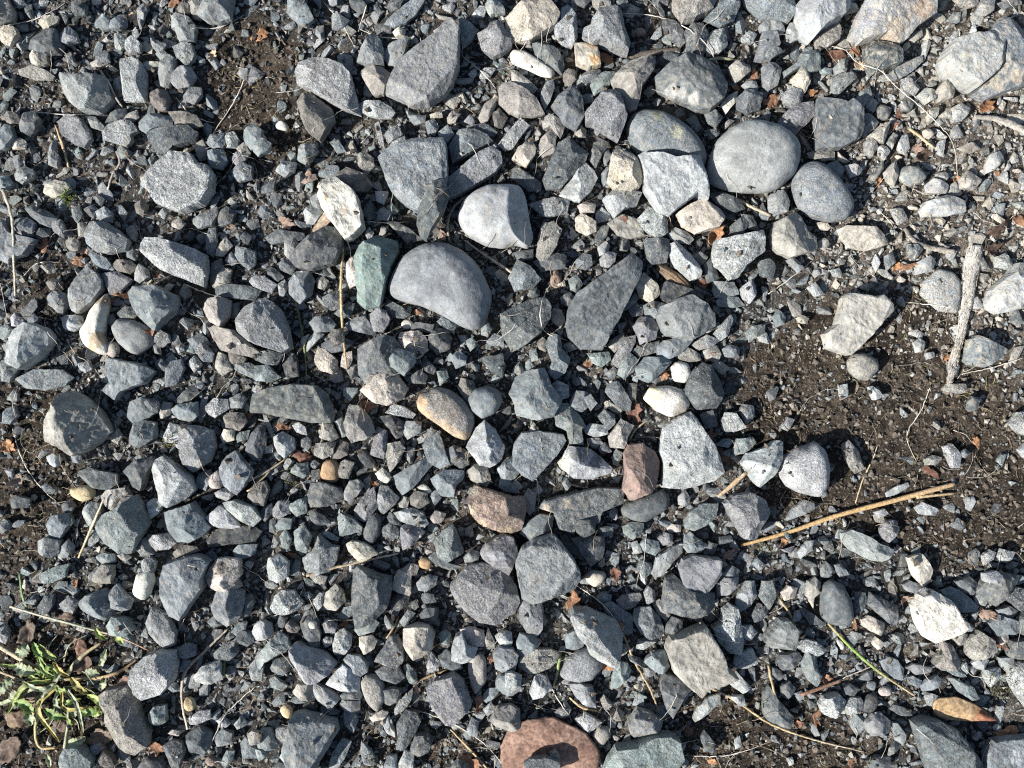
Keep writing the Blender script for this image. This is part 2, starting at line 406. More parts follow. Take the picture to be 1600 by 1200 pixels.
ad -75,770 -20,745 60,710 150,665 210,665 245,710 235,800 180,880 80,960 0,1000 -60,900;235:.0:.8;50:-.9:.34;h1.5 #dark leaf-shaped stone with a pale lower half right of the big cobble|the leaf-shaped stone
ab 400,430 440,385 490,400 500,460 460,485 400,480
rg 545,420 600,370 650,390 640,440 600,475 555,460
rg 535,350 580,310 610,340 590,390 545,400
sd 515,290 550,220 610,210 590,270 540,340
ad 825,300 900,290 980,300 970,380 960,440 870,460 830,420
al 970,390 980,330 1020,310 1110,390 1175,490 1170,540 1110,555 1020,470;45:.1:1.2;h1.4 #pale wedge with a sharp ridge and dark upper side, above the bark scrap|the ridged pale wedge
ac 770,590 820,510 900,580 925,640 860,695 790,660 #cream blocky stone right of the tapering dark slab|the cream block
rg 975,260 1020,225 1100,260 1135,300 1100,330 990,300
al 1245,400 1260,310 1400,275 1550,250 1560,380 1440,470 1400,540 1350,555 1300,490 1260,470 #broad pale blue-grey stone with a pointed lower end|the broad pale blue stone
ad 1110,400 1170,380 1220,410 1190,460 1150,450
ad 1190,460 1240,410 1270,480 1290,540 1220,570
ab 1250,620 1260,560 1380,570 1415,640 1340,660 1270,660
an 1270,680 1310,655 1410,660 1455,710 1380,725 1290,715
al 1415,610 1500,545 1520,640 1480,700 1440,670
sk 920,600 960,560 1100,600 1190,630 1190,670 1100,650 980,700 930,680
ab 820,710 880,680 980,710 930,760 880,800 830,780
ag 895,780 920,720 1020,670 1100,650 1200,710 1250,770 1265,840 1180,890 1110,930 960,900 930,870;-35:.3:.9;h1.2 #broad grey stone with its lower right side in shade|the broad shaded grey stone
ap 755,840 800,780 880,790 910,850 890,920 800,950 780,890
ab 730,740 760,710 815,705 815,770 750,780
ab 690,750 770,625 790,670 750,720
at 595,960 640,910 700,880 690,930 640,1000
ap 620,1060 650,1000 700,910 770,895 770,940 710,1040 660,1100
sd 745,990 800,960 920,930 910,1000 790,1030
ab 905,960 940,930 1090,890 1125,930 1060,1000 980,1045 905,1040
ag 1120,950 1210,895 1300,930 1240,970 1160,990
al 1250,890 1300,830 1360,770 1380,800 1340,900 1300,930
ab 1310,980 1360,950 1420,980 1410,1040 1330,1030
rt 1030,1000 1080,970 1170,1010 1180,1050 1100,1065 1040,1040
an 1455,880 1500,840 1580,825 1570,880 1480,940
an 470,1010 600,1000 615,1050 560,1095 500,1070
an 655,1140 680,1060 730,1005 790,1050 760,1120 700,1170
ad 575,1140 630,1095 665,1120 630,1170
ab 770,1100 830,1030 980,1040 990,1070 920,1140 850,1195 780,1160
rw 990,1090 1030,1060 1100,1070 1120,1140 1080,1195 1010,1180 #round cream-white pebble among dark stones|the round white pebble
ad 1090,1190 1130,1110 1190,1070 1240,1090 1300,1190 1310,1260 1270,1350 1150,1360 1070,1260 #dark purplish-grey stone right of the round white pebble|the dark purplish stone
ab 210,960 240,880 300,900 310,980 365,1040 330,1130 270,1175 220,1130 250,1060
rg 315,960 360,940 410,980 340,1000
rm 160,950 190,905 220,940 210,1000 170,980
rn 105,1000 150,980 165,1050 120,1060
at 1230,1080 1300,1060 1360,1100 1310,1140
ad 1530,440 1600,420 1640,470 1620,550 1550,520
T 3 1
at 5,280 30,200 160,130 200,180 230,250 295,290 290,370 200,400 120,420 60,390 20,350;20:-.05:.6 #brown-grey stone with a pale left face below the egg-shaped cobble|the pale-faced brown stone
ag 0,30 80,0 125,70 110,130 40,150 0,130
su 330,890 410,830 440,720 450,670 480,640 640,660 680,650 740,710 750,750 690,800 590,920 480,1025 350,980;h1.8 #pale pinkish flat stone lying alone on dark bare soil|the pale pinkish flat stone
rt 490,1060 530,1010 600,1005 680,1050 685,1110 620,1180 560,1170 500,1120 #round tan pebble just below the pale pinkish flat stone|the round tan pebble
rl 945,640 970,560 1060,480 1150,500 1200,560 1200,650 1180,760 1060,740 1000,690;h.5 #half-buried pale blue dusty stone left of the fuzzy twig|the half-buried blue stone
al 1355,700 1370,620 1430,560 1500,510 1540,450 1640,450 1640,710 1500,740 1410,765 1370,740 #pale blue-white stone cut by the right edge, level with the fuzzy twig|the pale edge stone
ab 1220,1060 1240,930 1290,900 1480,985 1450,1020 1340,1095 1240,1080;h.8 #blue-grey half-disc stone at the foot of the fuzzy twig|the blue half-disc
al 940,120 970,70 1100,25 1220,60 1220,130 1120,150 960,160
sc 430,240 480,215 660,220 720,270 740,330 600,370 500,350 450,300 #dusty tan slab half sunk in pale crumbs|the dusty tan slab
al 760,110 830,105 865,170 810,205
ab 865,330 910,330 960,360 910,430 870,380
al 915,450 1000,400 1040,440 1000,500 920,520
rc 1035,170 1060,155 1110,180 1090,210
rb 20,780 60,740 105,780 90,830 50,840
al 905,940 940,915 975,940 960,1000 920,1005
rc 300,195 340,190 395,220 370,240 320,230
rt 310,310 350,290 380,330 350,365 315,345
ag 110,430 160,410 220,480 180,500
rc 175,790 210,770 250,790 230,820 185,815
al 1410,410 1470,390 1520,440 1500,490 1420,470
al 980,1010 1030,1000 1040,1030 990,1045
al 240,600 290,570 345,640 290,655
al 385,490 440,475 460,520 410,530
ab 725,400 770,380 790,440 740,490
T 0 2
at 320,290 340,220 400,150 430,55 470,45 540,80 620,150 680,240 700,300 620,380 520,440 440,380 330,350;3:-.2:.65;190:.35:.8;h1.5 #brown-grey pyramid-shaped stone with one bright and one dark face|the pyramid stone
ab 20,200 40,160 100,140 120,200 70,250 25,240
ag 45,100 90,40 120,60 110,110
ab 810,200 830,110 900,85 1000,110 1000,170 930,220 840,245
rb 830,330 850,250 910,225 980,240 985,330 880,400 830,370
ad 910,110 960,90 1000,120 990,180 940,160
al 1030,330 1070,240 1120,260 1130,340 1080,365 1040,360
at 1000,200 1030,110 1080,120 1070,190 1020,215
rb 1080,160 1120,130 1240,110 1245,200 1200,235 1120,215
ad 1100,100 1190,20 1240,10 1250,60 1180,120 1100,120
sg 1240,230 1260,90 1300,80 1290,180 1260,245
al 1290,140 1340,90 1430,95 1440,150 1350,215 1310,190
ab 1440,90 1500,60 1550,90 1520,150 1450,150
rm 1400,200 1440,175 1530,180 1550,240 1500,290 1420,270
rc 1385,330 1410,280 1470,290 1470,350 1400,365
an 1480,310 1560,290 1550,340 1490,365
ag 1125,270 1160,250 1260,265 1340,290 1355,390 1320,480 1220,550 1170,500 1155,430;0:.1:.8 #grey stone streaked with white quartz, right half in shade|the quartz-streaked stone
ab 1380,520 1430,450 1480,415 1590,540 1580,580 1490,690 1410,630 #streaky blue-grey angular stone left of a tuft of dry straw|the streaky angular stone
ri 1300,600 1330,560 1380,530 1400,600 1390,650 1320,655
al 965,530 990,470 1030,445 1120,510 1210,580 1235,660 1170,720 1080,765 1020,720 985,620;-30:.6:1 #pale blue-grey speckled wedge stone right of the kite-shaped one|the pale speckled wedge
ad 495,550 560,520 640,540 745,560 750,620 690,660 590,640 530,600
ad 790,540 870,470 960,450 990,470 930,560 900,660 850,640 830,580
ry 440,650 500,640 570,635 600,670 590,710 520,735 450,700 #smooth yellow-tan pebble near the left edge|the yellow pebble
at 640,700 680,660 800,640 825,700 780,740 720,795 680,760
an 630,880 660,810 740,780 800,740 860,690 900,740 945,870 900,940 840,1050 770,1050 680,980 640,930 #olive-grey kite-shaped stone with a pale lower rim, below a tan chip|the kite-shaped grey stone
rg 535,770 580,730 640,750 650,800 620,880 560,880 535,830
al 930,740 960,715 1040,725 1010,790 945,845
ab 1040,800 1130,770 1220,735 1260,800 1330,890 1290,940 1200,980 1120,980 1070,890;10:.3:.7
ab 320,860 350,815 440,805 465,860 420,920 380,965 320,945
ag 250,980 310,950 390,970 380,1040 340,1080 260,1040
ag 370,1040 430,965 470,1020 430,1080 380,1080
al 540,980 580,910 635,930 620,980 570,1015
ag 860,1020 920,950 970,1060 890,1070
al 930,940 1050,930 1110,990 1060,1030 980,1035
al 1300,830 1380,755 1430,780 1510,890 1450,900 1380,895
sk 1300,960 1380,900 1520,880 1600,890 1640,920 1600,980 1450,1000 1310,1015 #flat blue-black stone beneath two pale jagged shards|the blue-black slab
al 1400,740 1480,720 1600,760 1640,840 1590,890 1500,830;h1.3 #pale jagged shard lying over the blue-black slab|the pale jagged shard
ab 1235,640 1250,560 1320,530 1330,590 1290,665
rm 1080,1060 1130,1010 1230,1010 1250,1040 1110,1090
ab 1460,1040 1500,1000 1610,1000 1600,1060 1500,1100
ab 1045,1190 1060,1110 1160,1075 1260,1060 1330,1100 1290,1200 1290,1260 1200,1380 1150,1460 1070,1440 1045,1300 #tall dark blue-grey stone left of a brownish pink-topped one|the tall dark blue stone
ai 1295,1200 1330,1130 1380,1080 1510,1085 1515,1190 1480,1230 1510,1260 1400,1300 1340,1260;90:.1:.7 #brownish stone with a pink-white lower face|the brownish pink stone
at 600,1180 650,1125 720,1130 715,1200 700,1240 640,1245 590,1230
rb 610,1080 650,1050 720,1060 725,1110 640,1120
rt 735,1070 790,1050 825,1080 790,1105
rg 890,1110 940,1065 985,1110 970,1170 910,1170
an 250,1190 350,1140 440,1120 410,1200 330,1240 270,1240
ad 70,720 110,690 200,720 180,770 100,770
al 310,450 350,430 390,470 360,520 320,500
ab 265,640 290,620 350,660 330,690 290,670
ab 450,440 510,450 510,490 460,490
at 690,340 740,280 770,330 740,375
rd 400,750 440,720 475,760 450,800 410,790
rg 0,860 50,850 80,890 30,930 -10,900
rl 1345,680 1410,645 1470,690 1420,730 1360,700
T 1 2
ad -60,420 -10,300 20,255 60,260 65,380 30,470 -10,475
rm -40,700 0,620 60,605 90,660 60,755 0,745
sv -20,180 0,60 100,20 250,0 380,10 450,60 500,190 480,240 350,240 200,210 60,180;262:.55:1.2;h1.7 #long dark green-grey slab with a pale lower edge|the long green-grey slab
ac 655,40 720,-10 780,-75 850,-100 890,-90 900,-40 955,30 920,90 830,135 740,110;h.9 #rough cream-buff stone left of the orange-brown oblong one|the rough buff stone
rt 1005,120 1020,60 1080,50 1130,20 1210,35 1290,90 1360,170 1365,260 1320,355 1240,330 1160,270 1060,200 1010,160 #orange-brown and grey oblong stone near the middle|the orange-brown oblong
am 1260,20 1280,-40 1360,-20 1380,40 1330,130
rb 1320,90 1370,30 1450,15 1520,40 1540,110 1500,180 1410,220 1345,170;h1.2 #round pale blue speckled pebble right of the orange-brown oblong|the round blue pebble
at 565,240 590,125 650,140 720,220 750,300 700,340 610,365 575,310;25:0:.9;h1.2 #tan wedge with a dark upper face below the rough buff stone|the tan wedge
al 810,180 860,125 930,140 1000,190 980,215 870,190
ak 770,200 850,190 930,240 920,320 880,345 840,280
ag 925,300 940,230 1035,235 1030,300 950,345
al 230,260 270,240 310,270 320,320 260,300
al 115,330 170,300 240,340 250,400 190,460 150,430
sl 45,190 70,200 120,320 100,330 60,260
an 490,230 540,200 570,320 540,335
at 400,330 420,250 480,250 520,330 480,360
at 370,440 380,370 500,360 490,430 430,470
am 480,470 530,350 580,370 575,440 510,470
ab 285,350 320,330 350,360 330,410 290,390
ap 715,440 740,330 760,270 820,290 820,380 800,470
at 815,440 820,370 900,360 935,400 900,480 840,550
rk 630,440 680,405 730,460 765,520 700,525 650,480 #smooth black oval pebble among grey chips|the black oval pebble
ag 1010,340 1100,280 1130,290 1080,350 1020,370
ab 1045,380 1110,310 1140,290 1180,390 1220,500 1150,530 1080,480
ab 865,570 960,520 1080,450 1110,500 1030,590 980,650 915,695 880,640
ad 1185,410 1240,380 1330,420 1335,500 1280,535 1210,470
al 1315,390 1380,270 1430,220 1500,290 1555,400 1540,470 1460,520 1400,500 #pale speckled grey kite-shaped stone below the round blue pebble|the pale speckled kite
ab 1095,590 1180,530 1300,540 1300,590 1250,630 1240,700 1160,690
at 1310,550 1370,500 1450,520 1470,600 1440,645 1350,600
ab 1510,530 1560,470 1620,460 1640,560 1600,600 1530,590
ab 1520,640 1530,590 1600,610 1650,680 1560,670
aw 745,560 790,525 850,580 820,620 770,590
rw 1010,650 1050,620 1105,670 1080,690
ro 400,560 420,490 480,465 520,500 515,600 470,620 410,590 #orange-brown rounded pebble among grey gravel|the orange pebble
an 220,550 250,500 330,490 330,560 300,590
ab 330,500 370,475 405,500 370,530
am 520,500 560,470 620,490 580,590 525,580
ak 350,540 400,530 410,595 360,600
ad 330,690 350,620 420,605 540,650 545,710 490,750 340,770;225:.2:.9 #dark block with a pale lower left face, below the orange pebble|the dark block
ag 555,680 590,600 640,590 680,630 640,690 590,735 555,720
ap 620,780 690,680 740,640 770,760 690,860 620,840
ag 765,720 780,630 830,640 900,710 870,750 800,810 770,780
rt 895,740 920,700 960,710 950,770 900,765
rm 965,700 1000,665 1070,680 1085,740 1030,775 970,750
ab 1085,690 1130,660 1160,710 1120,755
ag 110,780 150,725 210,730 215,800 150,840 115,820
an 210,750 270,720 320,710 320,800 260,825 220,790
an 130,880 170,830 230,840 220,900 150,910
ad 330,800 370,780 440,830 470,870 400,880 350,850
an 515,830 530,800 620,830 670,890 660,920 530,950
an 240,920 300,870 350,950 320,1055 260,1030
an 150,950 190,905 225,960 210,1040 170,1020
rd 670,940 700,830 750,800 785,840 780,930 730,1000 680,980 #smooth dark blue egg-shaped pebble standing upright|the dark blue egg pebble
rd 820,830 840,800 900,840 915,890 870,900
ag 860,800 980,770 1050,800 1080,870 1040,905 950,870 900,850
ad 790,900 850,860 905,910 890,965 800,950
ap 910,890 960,865 1060,920 1000,990 920,1035
rt 1085,830 1120,790 1185,810 1160,865 1110,865
an 1115,970 1180,900 1230,870 1270,950 1300,1050 1200,1110 1140,1070;0:.2:.9 #pale turquoise-tinted angular stone below the red-brown one|the turquoise stone
ar 1320,710 1370,630 1420,650 1600,700 1680,700 1690,780 1660,900 1600,925 1520,910 1400,860 1350,800;245:.5:.8 #dark red-brown stone with a tan rim|the red-brown stone
ap 1405,1040 1440,980 1550,930 1610,950 1640,1060 1600,1150 1580,1180 1500,1130 1420,1080
ac 565,1000 600,970 700,995 765,1060 650,1110 600,1060 #cream boat-shaped chip above a slanting straw|the cream boat chip
ap 300,1080 370,1030 400,940 470,1000 525,1010 510,1100 470,1160 350,1195 310,1150 #lilac-grey stone with a pointed top, its foot on a slanting straw|the lilac pointed stone
al 75,1130 90,1080 150,1060 210,1110 210,1190 150,1230 90,1210
al 415,930 450,920 520,960 510,980 430,950
ad 1075,1080 1130,1040 1200,1110 1290,1140 1210,1160 1120,1120
rg 1300,1080 1350,1030 1395,1050 1390,1100 1310,1110
ro 1010,1110 1050,1080 1105,1100 1090,1160 1030,1150
ad 220,1150 250,1090 280,1110 270,1190 220,1195
at 905,1160 960,1120 1025,1130 1000,1190 910,1190
ad 615,1160 640,1130 700,1150 790,1190 850,1200 855,1260 830,1380 740,1470 660,1500 640,1500 615,1380 610,1250 #tall dark blue-grey slab narrowing towards its lower end|the narrowing dark slab
ad 30,790 100,740 110,800 60,860
ad 90,850 130,820 120,930 85,920
T 2 2
ab -20,60 20,-40 80,-80 200,-100 240,0 310,100 260,200 150,225 30,195 10,120 #light blue faceted stone below the leaf-shaped one, near the middle|the light blue stone
sb 10,380 60,300 160,290 320,310 335,350 280,440 190,540 130,605 60,560 0,500;h1.2 #flat slate-blue slab crossed by a fine thread|the flat slate-blue slab
al 220,20 280,-20 350,10 350,80 300,100 250,70
rb 360,110 400,40 470,50 500,120 430,180 370,150
ag 450,90 490,60 530,120 490,170
an 265,190 290,120 350,120 420,190 455,260 430,280 445,380 350,370 340,290 275,260;h1.2 #pale green-grey lumpy stone, elongated, above the mottled one|the pale green-grey lump
al 280,490 310,460 350,380 480,400 560,460 620,520 610,555 480,590 380,580 300,520 #black and white mottled stone left of the pinkish-brown block|the black-and-white stone
ab 535,200 570,160 640,190 640,250 600,290
al 445,280 490,245 590,260 600,310 520,335 460,310
ap 465,340 540,335 570,370 520,405 480,380
ad 535,400 580,365 620,420 560,440
at 600,330 680,220 760,260 720,330 700,400 610,395;10:0:1
ab 580,50 600,0 660,-20 740,110 735,175 680,160 620,100
st 570,110 600,100 690,170 660,185 590,150
rm 720,60 730,0 780,0 770,100 730,105
rw 815,90 860,20 980,10 1070,40 1110,120 1090,170 990,205 900,170 850,120 #white and yellow quartz stone with grey patches|the yellow-white quartz
al 925,340 940,270 1040,200 1110,170 1170,260 1260,390 1310,540 1260,600 1070,655 930,640 940,500 915,420;10:.5:.5 #big pale granite stone, narrow at the top and wide below|the big granite wedge
ar 685,650 705,560 695,440 720,380 810,368 890,420 920,480 900,600 860,670 730,720;5:.05:1.0;h1.2 #pinkish-brown block with its right-hand face in shade|the pinkish-brown block
rd 680,780 720,740 870,680 940,660 985,710 980,770 920,810 830,865 750,850 690,820 #dark blue oval stone under the pinkish-brown block|the dark blue oval
sd 170,770 200,720 350,690 540,640 700,650 690,740 560,790 540,860 400,880 380,930 290,900 260,800;h1.1 #long mottled stone sunk in the soil left of the dark blue oval|the sunken mottled stone
rd 390,870 420,845 520,850 515,920 450,960 400,920
rd 520,930 550,890 630,890 630,940 560,950
ad 365,960 440,940 570,950 575,1000 560,1080 490,1130 430,1050
am 300,950 340,940 430,1050 460,1110 400,1080 320,1000
ab 50,930 100,850 170,810 260,820 245,900 190,950 110,975
sg 20,1100 60,1010 140,960 240,925 300,970 370,1060 415,1150 420,1210 380,1260 250,1310 130,1345 60,1310 40,1200;255:.8:1;h1.9 #large grey stone with horizontal ridges and a pale lower rim|the large ridged grey stone
an 690,890 740,860 820,870 810,930 750,965 700,930
al 740,990 780,980 810,1050 760,1060
ab 800,1000 830,960 910,980 920,1030 890,1070 820,1040
ap 910,960 950,925 1005,940 990,1000 930,1005
ai 970,900 1000,875 1055,880 1050,920 980,925
rg 1040,700 1080,665 1110,710 1090,765 1040,750
ag 865,1180 900,1080 1000,1010 1060,990 1060,1050 990,1110 940,1190 890,1210
ab 1065,1010 1080,940 1110,920 1160,970 1215,1000 1180,1050 1090,1045
rd 1190,1040 1230,985 1280,1000 1260,1060 1200,1070
ab 1070,850 1110,790 1190,745 1285,745 1270,820 1200,880 1130,915 1080,900
ag 1315,740 1370,695 1480,670 1570,720 1600,790 1540,860 1510,960 1430,950 1350,820;-40:.45:1 #grey block with a dark lower right side at the end of the long straw|the grey block by the straw
al 1425,490 1460,430 1560,400 1640,350 1680,360 1670,460 1620,560 1540,640 1490,600 #pale pinkish-grey stone touched by a short broken twig|the pale stone by the twig
an 1375,410 1400,340 1500,330 1520,370 1440,430 1385,445
al 1300,230 1330,180 1390,180 1450,270 1380,300 1320,290
ab 1415,170 1440,130 1500,140 1510,200 1460,250
ab 1270,380 1320,340 1385,350 1350,400
ad 1170,190 1250,160 1280,260 1200,280
at 75,700 100,650 150,690 140,790 110,820 80,780
al 0,640 20,590 70,640 30,670
rn 310,620 340,590 370,630 340,665
rn 620,460 650,410 690,430 660,510 630,500
at 110,290 135,240 165,280 150,320
ab 1495,1120 1530,1080 1580,1130 1540,1165
ab 1300,1180 1370,1125 1420,1160 1410,1210 1310,1210
ab 780,1160 800,1100 870,1120 870,1180 830,1210
rc 455,1195 500,1160 580,1180 590,1200 560,1240 520,1270 470,1240 #small cream pebble right of the large ridged grey stone|the cream pebble
T 3 2
rl 70,520 80,460 150,410 290,360 340,400 370,500 360,640 310,705 200,680 110,640 75,580;5:.5:1;h1.1 #rounded pale blue-white stone with a dark patch, on soil above the straw|the rounded pale stone
ag 115,830 150,770 220,725 280,740 290,780 200,820 120,850
al 180,1050 240,980 285,975 270,1030 200,1090
al 450,930 520,910 620,950 680,990 780,1030 740,1090 700,1105 620,1090 500,1030 455,980 #long pale lilac stone lying below the straw on dark soil|the long pale lilac stone
ap 695,900 740,850 800,850 810,910 750,985 700,960
al 730,680 790,640 870,615 880,640 790,690 740,705
at 455,380 500,350 560,420 590,530 540,560 480,480
al 910,770 960,740 1060,780 1040,820 940,810
al 1085,390 1140,370 1195,440 1190,520 1140,525
al 620,20 650,15 720,80 650,100
rd 1225,130 1260,80 1310,80 1305,160 1250,170
al 1505,250 1550,180 1640,160 1640,330 1560,310
al 1555,410 1600,370 1650,380 1640,480 1590,460
rb 1130,880 1180,840 1225,870 1200,915
al 1330,1070 1380,1035 1420,1050 1390,1100 1345,1130
al 1415,1100 1450,1030 1540,1050 1480,1110
al 1330,1180 1420,1170 1460,1200 1430,1240 1340,1230
ac 860,1080 950,1060 1010,1150 1000,1230 960,1260 900,1200
al 435,10 490,0 490,80 450,100
al 75,270 120,210 165,220 120,290
rg 325,1150 360,1110 405,1150 380,1200 330,1200
ab 405,1130 450,1120 505,1190 440,1200
at 970,470 1020,445 1080,460 1050,500 980,505
at 1080,30 1110,0 1230,0 1240,40 1200,60 1100,50
ab 1195,420 1230,405 1260,430 1230,465 1200,455
al 650,800 720,780 750,810 690,830
T 0 3
al 850,570 920,490 1000,460 1110,460 1115,560 1100,640 1050,700 930,740 890,700;h1.1 #grey grooved four-sided stone right of the green weed|the grooved grey stone
ag 930,290 960,190 1010,210 1070,270 1110,340 1100,420 1040,445 990,410
ab 1340,180 1370,70 1430,60 1530,90 1540,150 1520,240 1430,310 1380,270
ad 1510,120 1570,110 1600,160 1560,240 1520,250
ab 515,150 560,110 660,75 700,110 690,150 730,210 680,260 570,230 520,200
ag 670,110 740,45 780,100 840,150 820,205 770,215 690,170;0:.2:1
rw 840,90 860,-20 950,-40 970,30 940,120 900,150 850,120;h1.2 #cream-white quartz pebble above the dry stem of the weed|the cream-white quartz pebble
an 675,310 720,240 800,260 850,330 800,365 700,365
ag 390,170 440,125 500,160 460,235 410,220
ad 245,190 290,120 350,110 340,180 300,235 250,230
ad 1340,480 1400,420 1480,390 1500,470 1440,520 1350,510
ad 1465,400 1510,340 1590,340 1600,400 1550,435
al 1220,620 1280,550 1380,520 1400,640 1300,670 1235,650
rb 1120,440 1180,420 1230,430 1230,490 1170,510 1120,480
rb 1300,280 1350,240 1390,290 1340,320
ab 1450,350 1500,280 1550,280 1540,330 1480,370
rg 1200,270 1225,260 1245,310 1220,345
at 635,740 680,700 800,680 850,750 900,890 950,980 940,1040 860,1105 800,1080 720,990 670,900 690,830;30:.2:.8 #long weathered grey-tan stone beside the green weed|the weathered stone
al 1190,880 1250,840 1320,830 1320,890 1230,920 1190,920
an 940,850 980,800 1040,800 1050,900 1000,930 950,890
ad 1180,980 1250,930 1330,980 1330,1040 1290,1100 1210,1070
ab 1350,980 1400,950 1460,970 1450,1040 1360,1060
ab 1510,1040 1540,1000 1640,1060 1620,1130 1530,1120
ag 1470,920 1510,870 1550,920 1490,950
at 1550,990 1580,965 1640,970 1630,1040 1570,1045
ry 1150,800 1165,755 1210,760 1225,810 1200,845 1160,835
ad 1020,1060 1080,1020 1140,1030 1160,1090 1130,1200 1090,1200 1070,1130
rk 860,1190 930,1120 1010,1130 1050,1190 1040,1230 860,1230
ag 570,1060 620,1040 660,1070 590,1130
am 620,1180 650,1080 700,1110 730,1170 690,1200
an 410,1090 440,1050 520,1050 600,1140 590,1230 420,1230
al 0,280 40,290 60,380 40,420 0,400 -20,330
an 1390,1160 1420,1090 1470,1090 1450,1150 1410,1200
rr 1280,1160 1310,1120 1365,1160 1330,1190
rt 1050,980 1080,960 1130,970 1120,1000
al 1350,900 1400,880 1440,920 1390,950
al 1560,560 1600,520 1650,560 1640,650 1580,640
T 1 3
al 95,190 130,110 170,80 240,85 270,130 300,160 260,210 170,240 130,230
al 225,440 260,410 330,430 440,480 510,540 470,590 400,640 320,650 280,600 280,560 240,510;55:.3:.8 #large pale gritty stone with a ridge, left of a taupe leaf-shaped one|the pale gritty stone
an 0,500 60,430 150,340 200,380 220,440 130,500 60,530 40,570 15,560
al 0,300 40,270 100,300 110,360 60,390 20,390 -30,370
ad 95,570 130,510 215,500 235,550 180,610 110,590
an 85,640 120,625 200,680 170,715 110,690
ad 285,280 310,220 355,200 390,270 410,350 400,440 350,430 310,370 #dark lens-shaped stone carrying a tiny white pebble|the dark lens stone
rw 328,300 340,280 375,285 383,310 365,330 335,320
rl 485,420 500,350 550,325 600,370 595,440 560,485 500,480
rl 415,400 440,375 480,385 475,420 440,440
at 430,180 440,100 500,50 550,90 560,160 510,205 450,205
al 360,150 400,100 430,100 420,180 390,215
ac 855,70 870,0 890,-40 970,-20 970,100 960,118
ag 1005,40 1040,0 1080,-10 1140,0 1130,50 1070,90 1020,80
ak 840,180 880,100 965,120 940,190 880,210
ad 1030,130 1060,95 1110,110 1130,160 1050,165
ad 970,170 1000,150 1020,190 990,210
an 615,330 680,290 750,270 770,290 740,340 650,370
ac 650,380 720,365 760,400 740,450 680,480 650,430
ap 415,290 450,260 510,300 500,350 430,350
an 900,280 950,210 1000,230 930,315
ad 1020,240 1070,190 1140,200 1140,300 1070,290
sd 745,520 800,430 840,370 880,360 920,410 930,520 880,560 800,540;h1.4 #dark slate shard with a thin tan edge left of a cream and brown stone|the dark slate shard
ad 745,590 810,555 900,560 935,630 880,665 790,640
ac 930,400 930,320 1010,290 1080,300 1120,350 1105,430 1040,490 990,505 950,460;12:.3:.9;h1.2 #cream stone with a brown shaded right side|the cream and brown stone
ap 1215,50 1260,-10 1320,-70 1400,-90 1500,-70 1580,-20 1630,60 1650,150 1620,220 1500,290 1400,280 1300,200 1240,130;h.7 #rounded rough purplish-grey cobble left of the large ridged grey stone|the rough purplish cobble
ab 545,520 580,485 650,490 710,540 700,590 660,615 570,560
al 440,670 540,545 600,570 655,640 650,705 540,705;10:.1:.7
rt 655,650 690,610 750,615 800,660 815,760 760,850 700,790 665,710 #smooth taupe leaf-shaped stone below the dark slate shard|the taupe leaf stone
at 235,720 270,665 360,660 370,770 290,760
ag 365,660 450,690 530,760 470,820 400,790 370,740
rd 525,745 560,715 650,710 670,740 650,770 530,770
ap 520,800 540,770 650,775 650,840 560,835
ad 400,820 450,800 530,840 510,865 420,850
ak 300,800 350,780 390,800 380,840 300,835
ad 800,700 860,690 920,700 900,760 840,800 810,790
ag 865,830 900,770 980,700 975,760 920,840 870,865
an 920,560 950,545 1000,600 1010,650 990,675 960,660
ad 885,910 940,830 1010,850 1030,900 1000,970 930,1080 880,1070 890,990
ad 970,1060 1000,980 1070,970 1110,1010 1080,1080 1010,1120 975,1100;240:.4:1
al 790,900 830,870 870,950 870,1005 820,970
sp 1070,680 1120,640 1240,590 1300,650 1350,790 1240,900 1190,900 1110,800;h1.7 #mauve-brown rectangular block standing at a slant|the mauve block
rt 1325,560 1350,490 1400,470 1440,520 1440,660 1370,740 1340,680 #pale buff spindle-shaped stone right of the mauve block|the buff spindle stone
ai 1275,330 1330,315 1425,340 1425,430 1340,430 1300,380 #small peach-cream block above the buff spindle stone|the peach-cream block
al 1225,440 1250,360 1290,340 1320,420 1390,440 1370,490 1290,540 1230,500
al 1070,560 1090,460 1160,540 1130,580 1080,600
ad 1140,490 1190,460 1270,520 1290,570 1230,585 1170,555
rn 1140,360 1180,335 1220,360 1200,430 1160,410
at 1425,430 1450,320 1490,400 1490,450
ab 1480,470 1520,430 1600,440 1640,480 1620,580 1560,600 1500,570
ab 1500,640 1530,600 1640,600 1660,690 1570,735 1500,690
al 1495,370 1540,335 1600,350 1600,430 1530,430
ab 1410,760 1450,700 1540,690 1500,740 1440,790
at 1465,890 1510,810 1590,795 1650,830 1650,930 1600,955 1500,930
al 1420,830 1470,785 1500,830 1450,870
ab 1320,950 1350,880 1395,910 1380,990 1330,990
ab 205,960 240,850 300,830 420,860 510,890 525,950 470,1050 400,1150 380,1240 300,1260 220,1160 190,1040;-20:.55:1;h1.1 #big blue-grey ridged stone reaching the bottom edge left of the middle|the big ridged blue stone
an 455,1190 480,1100 540,1010 600,1030 570,1110 500,1210 460,1230
ab 655,1080 660,1025 720,1080 745,1130 740,1180 680,1170
al 895,1170 930,1080 990,1100 985,1180 960,1240 890,1240
ab 10,1000 40,945 100,950 150,1050 110,1085 30,1070
al 130,940 200,935 200,1000 180,1040 140,1040
al 150,1130 180,1060 240,1110 220,1180
an 0,1080 60,1090 80,1110 20,1150
ad 100,1190 150,1155 220,1170 200,1220 110,1230
ad 1210,1190 1270,1130 1330,1180 1340,1230 1200,1230
ab 800,1190 820,1120 880,1110 890,1200 830,1220
ry 150,830 190,800 230,830 215,890 170,870
ab 550,840 620,840 640,900 610,980 560,920
ac 715,880 790,830 830,850 800,890 730,905
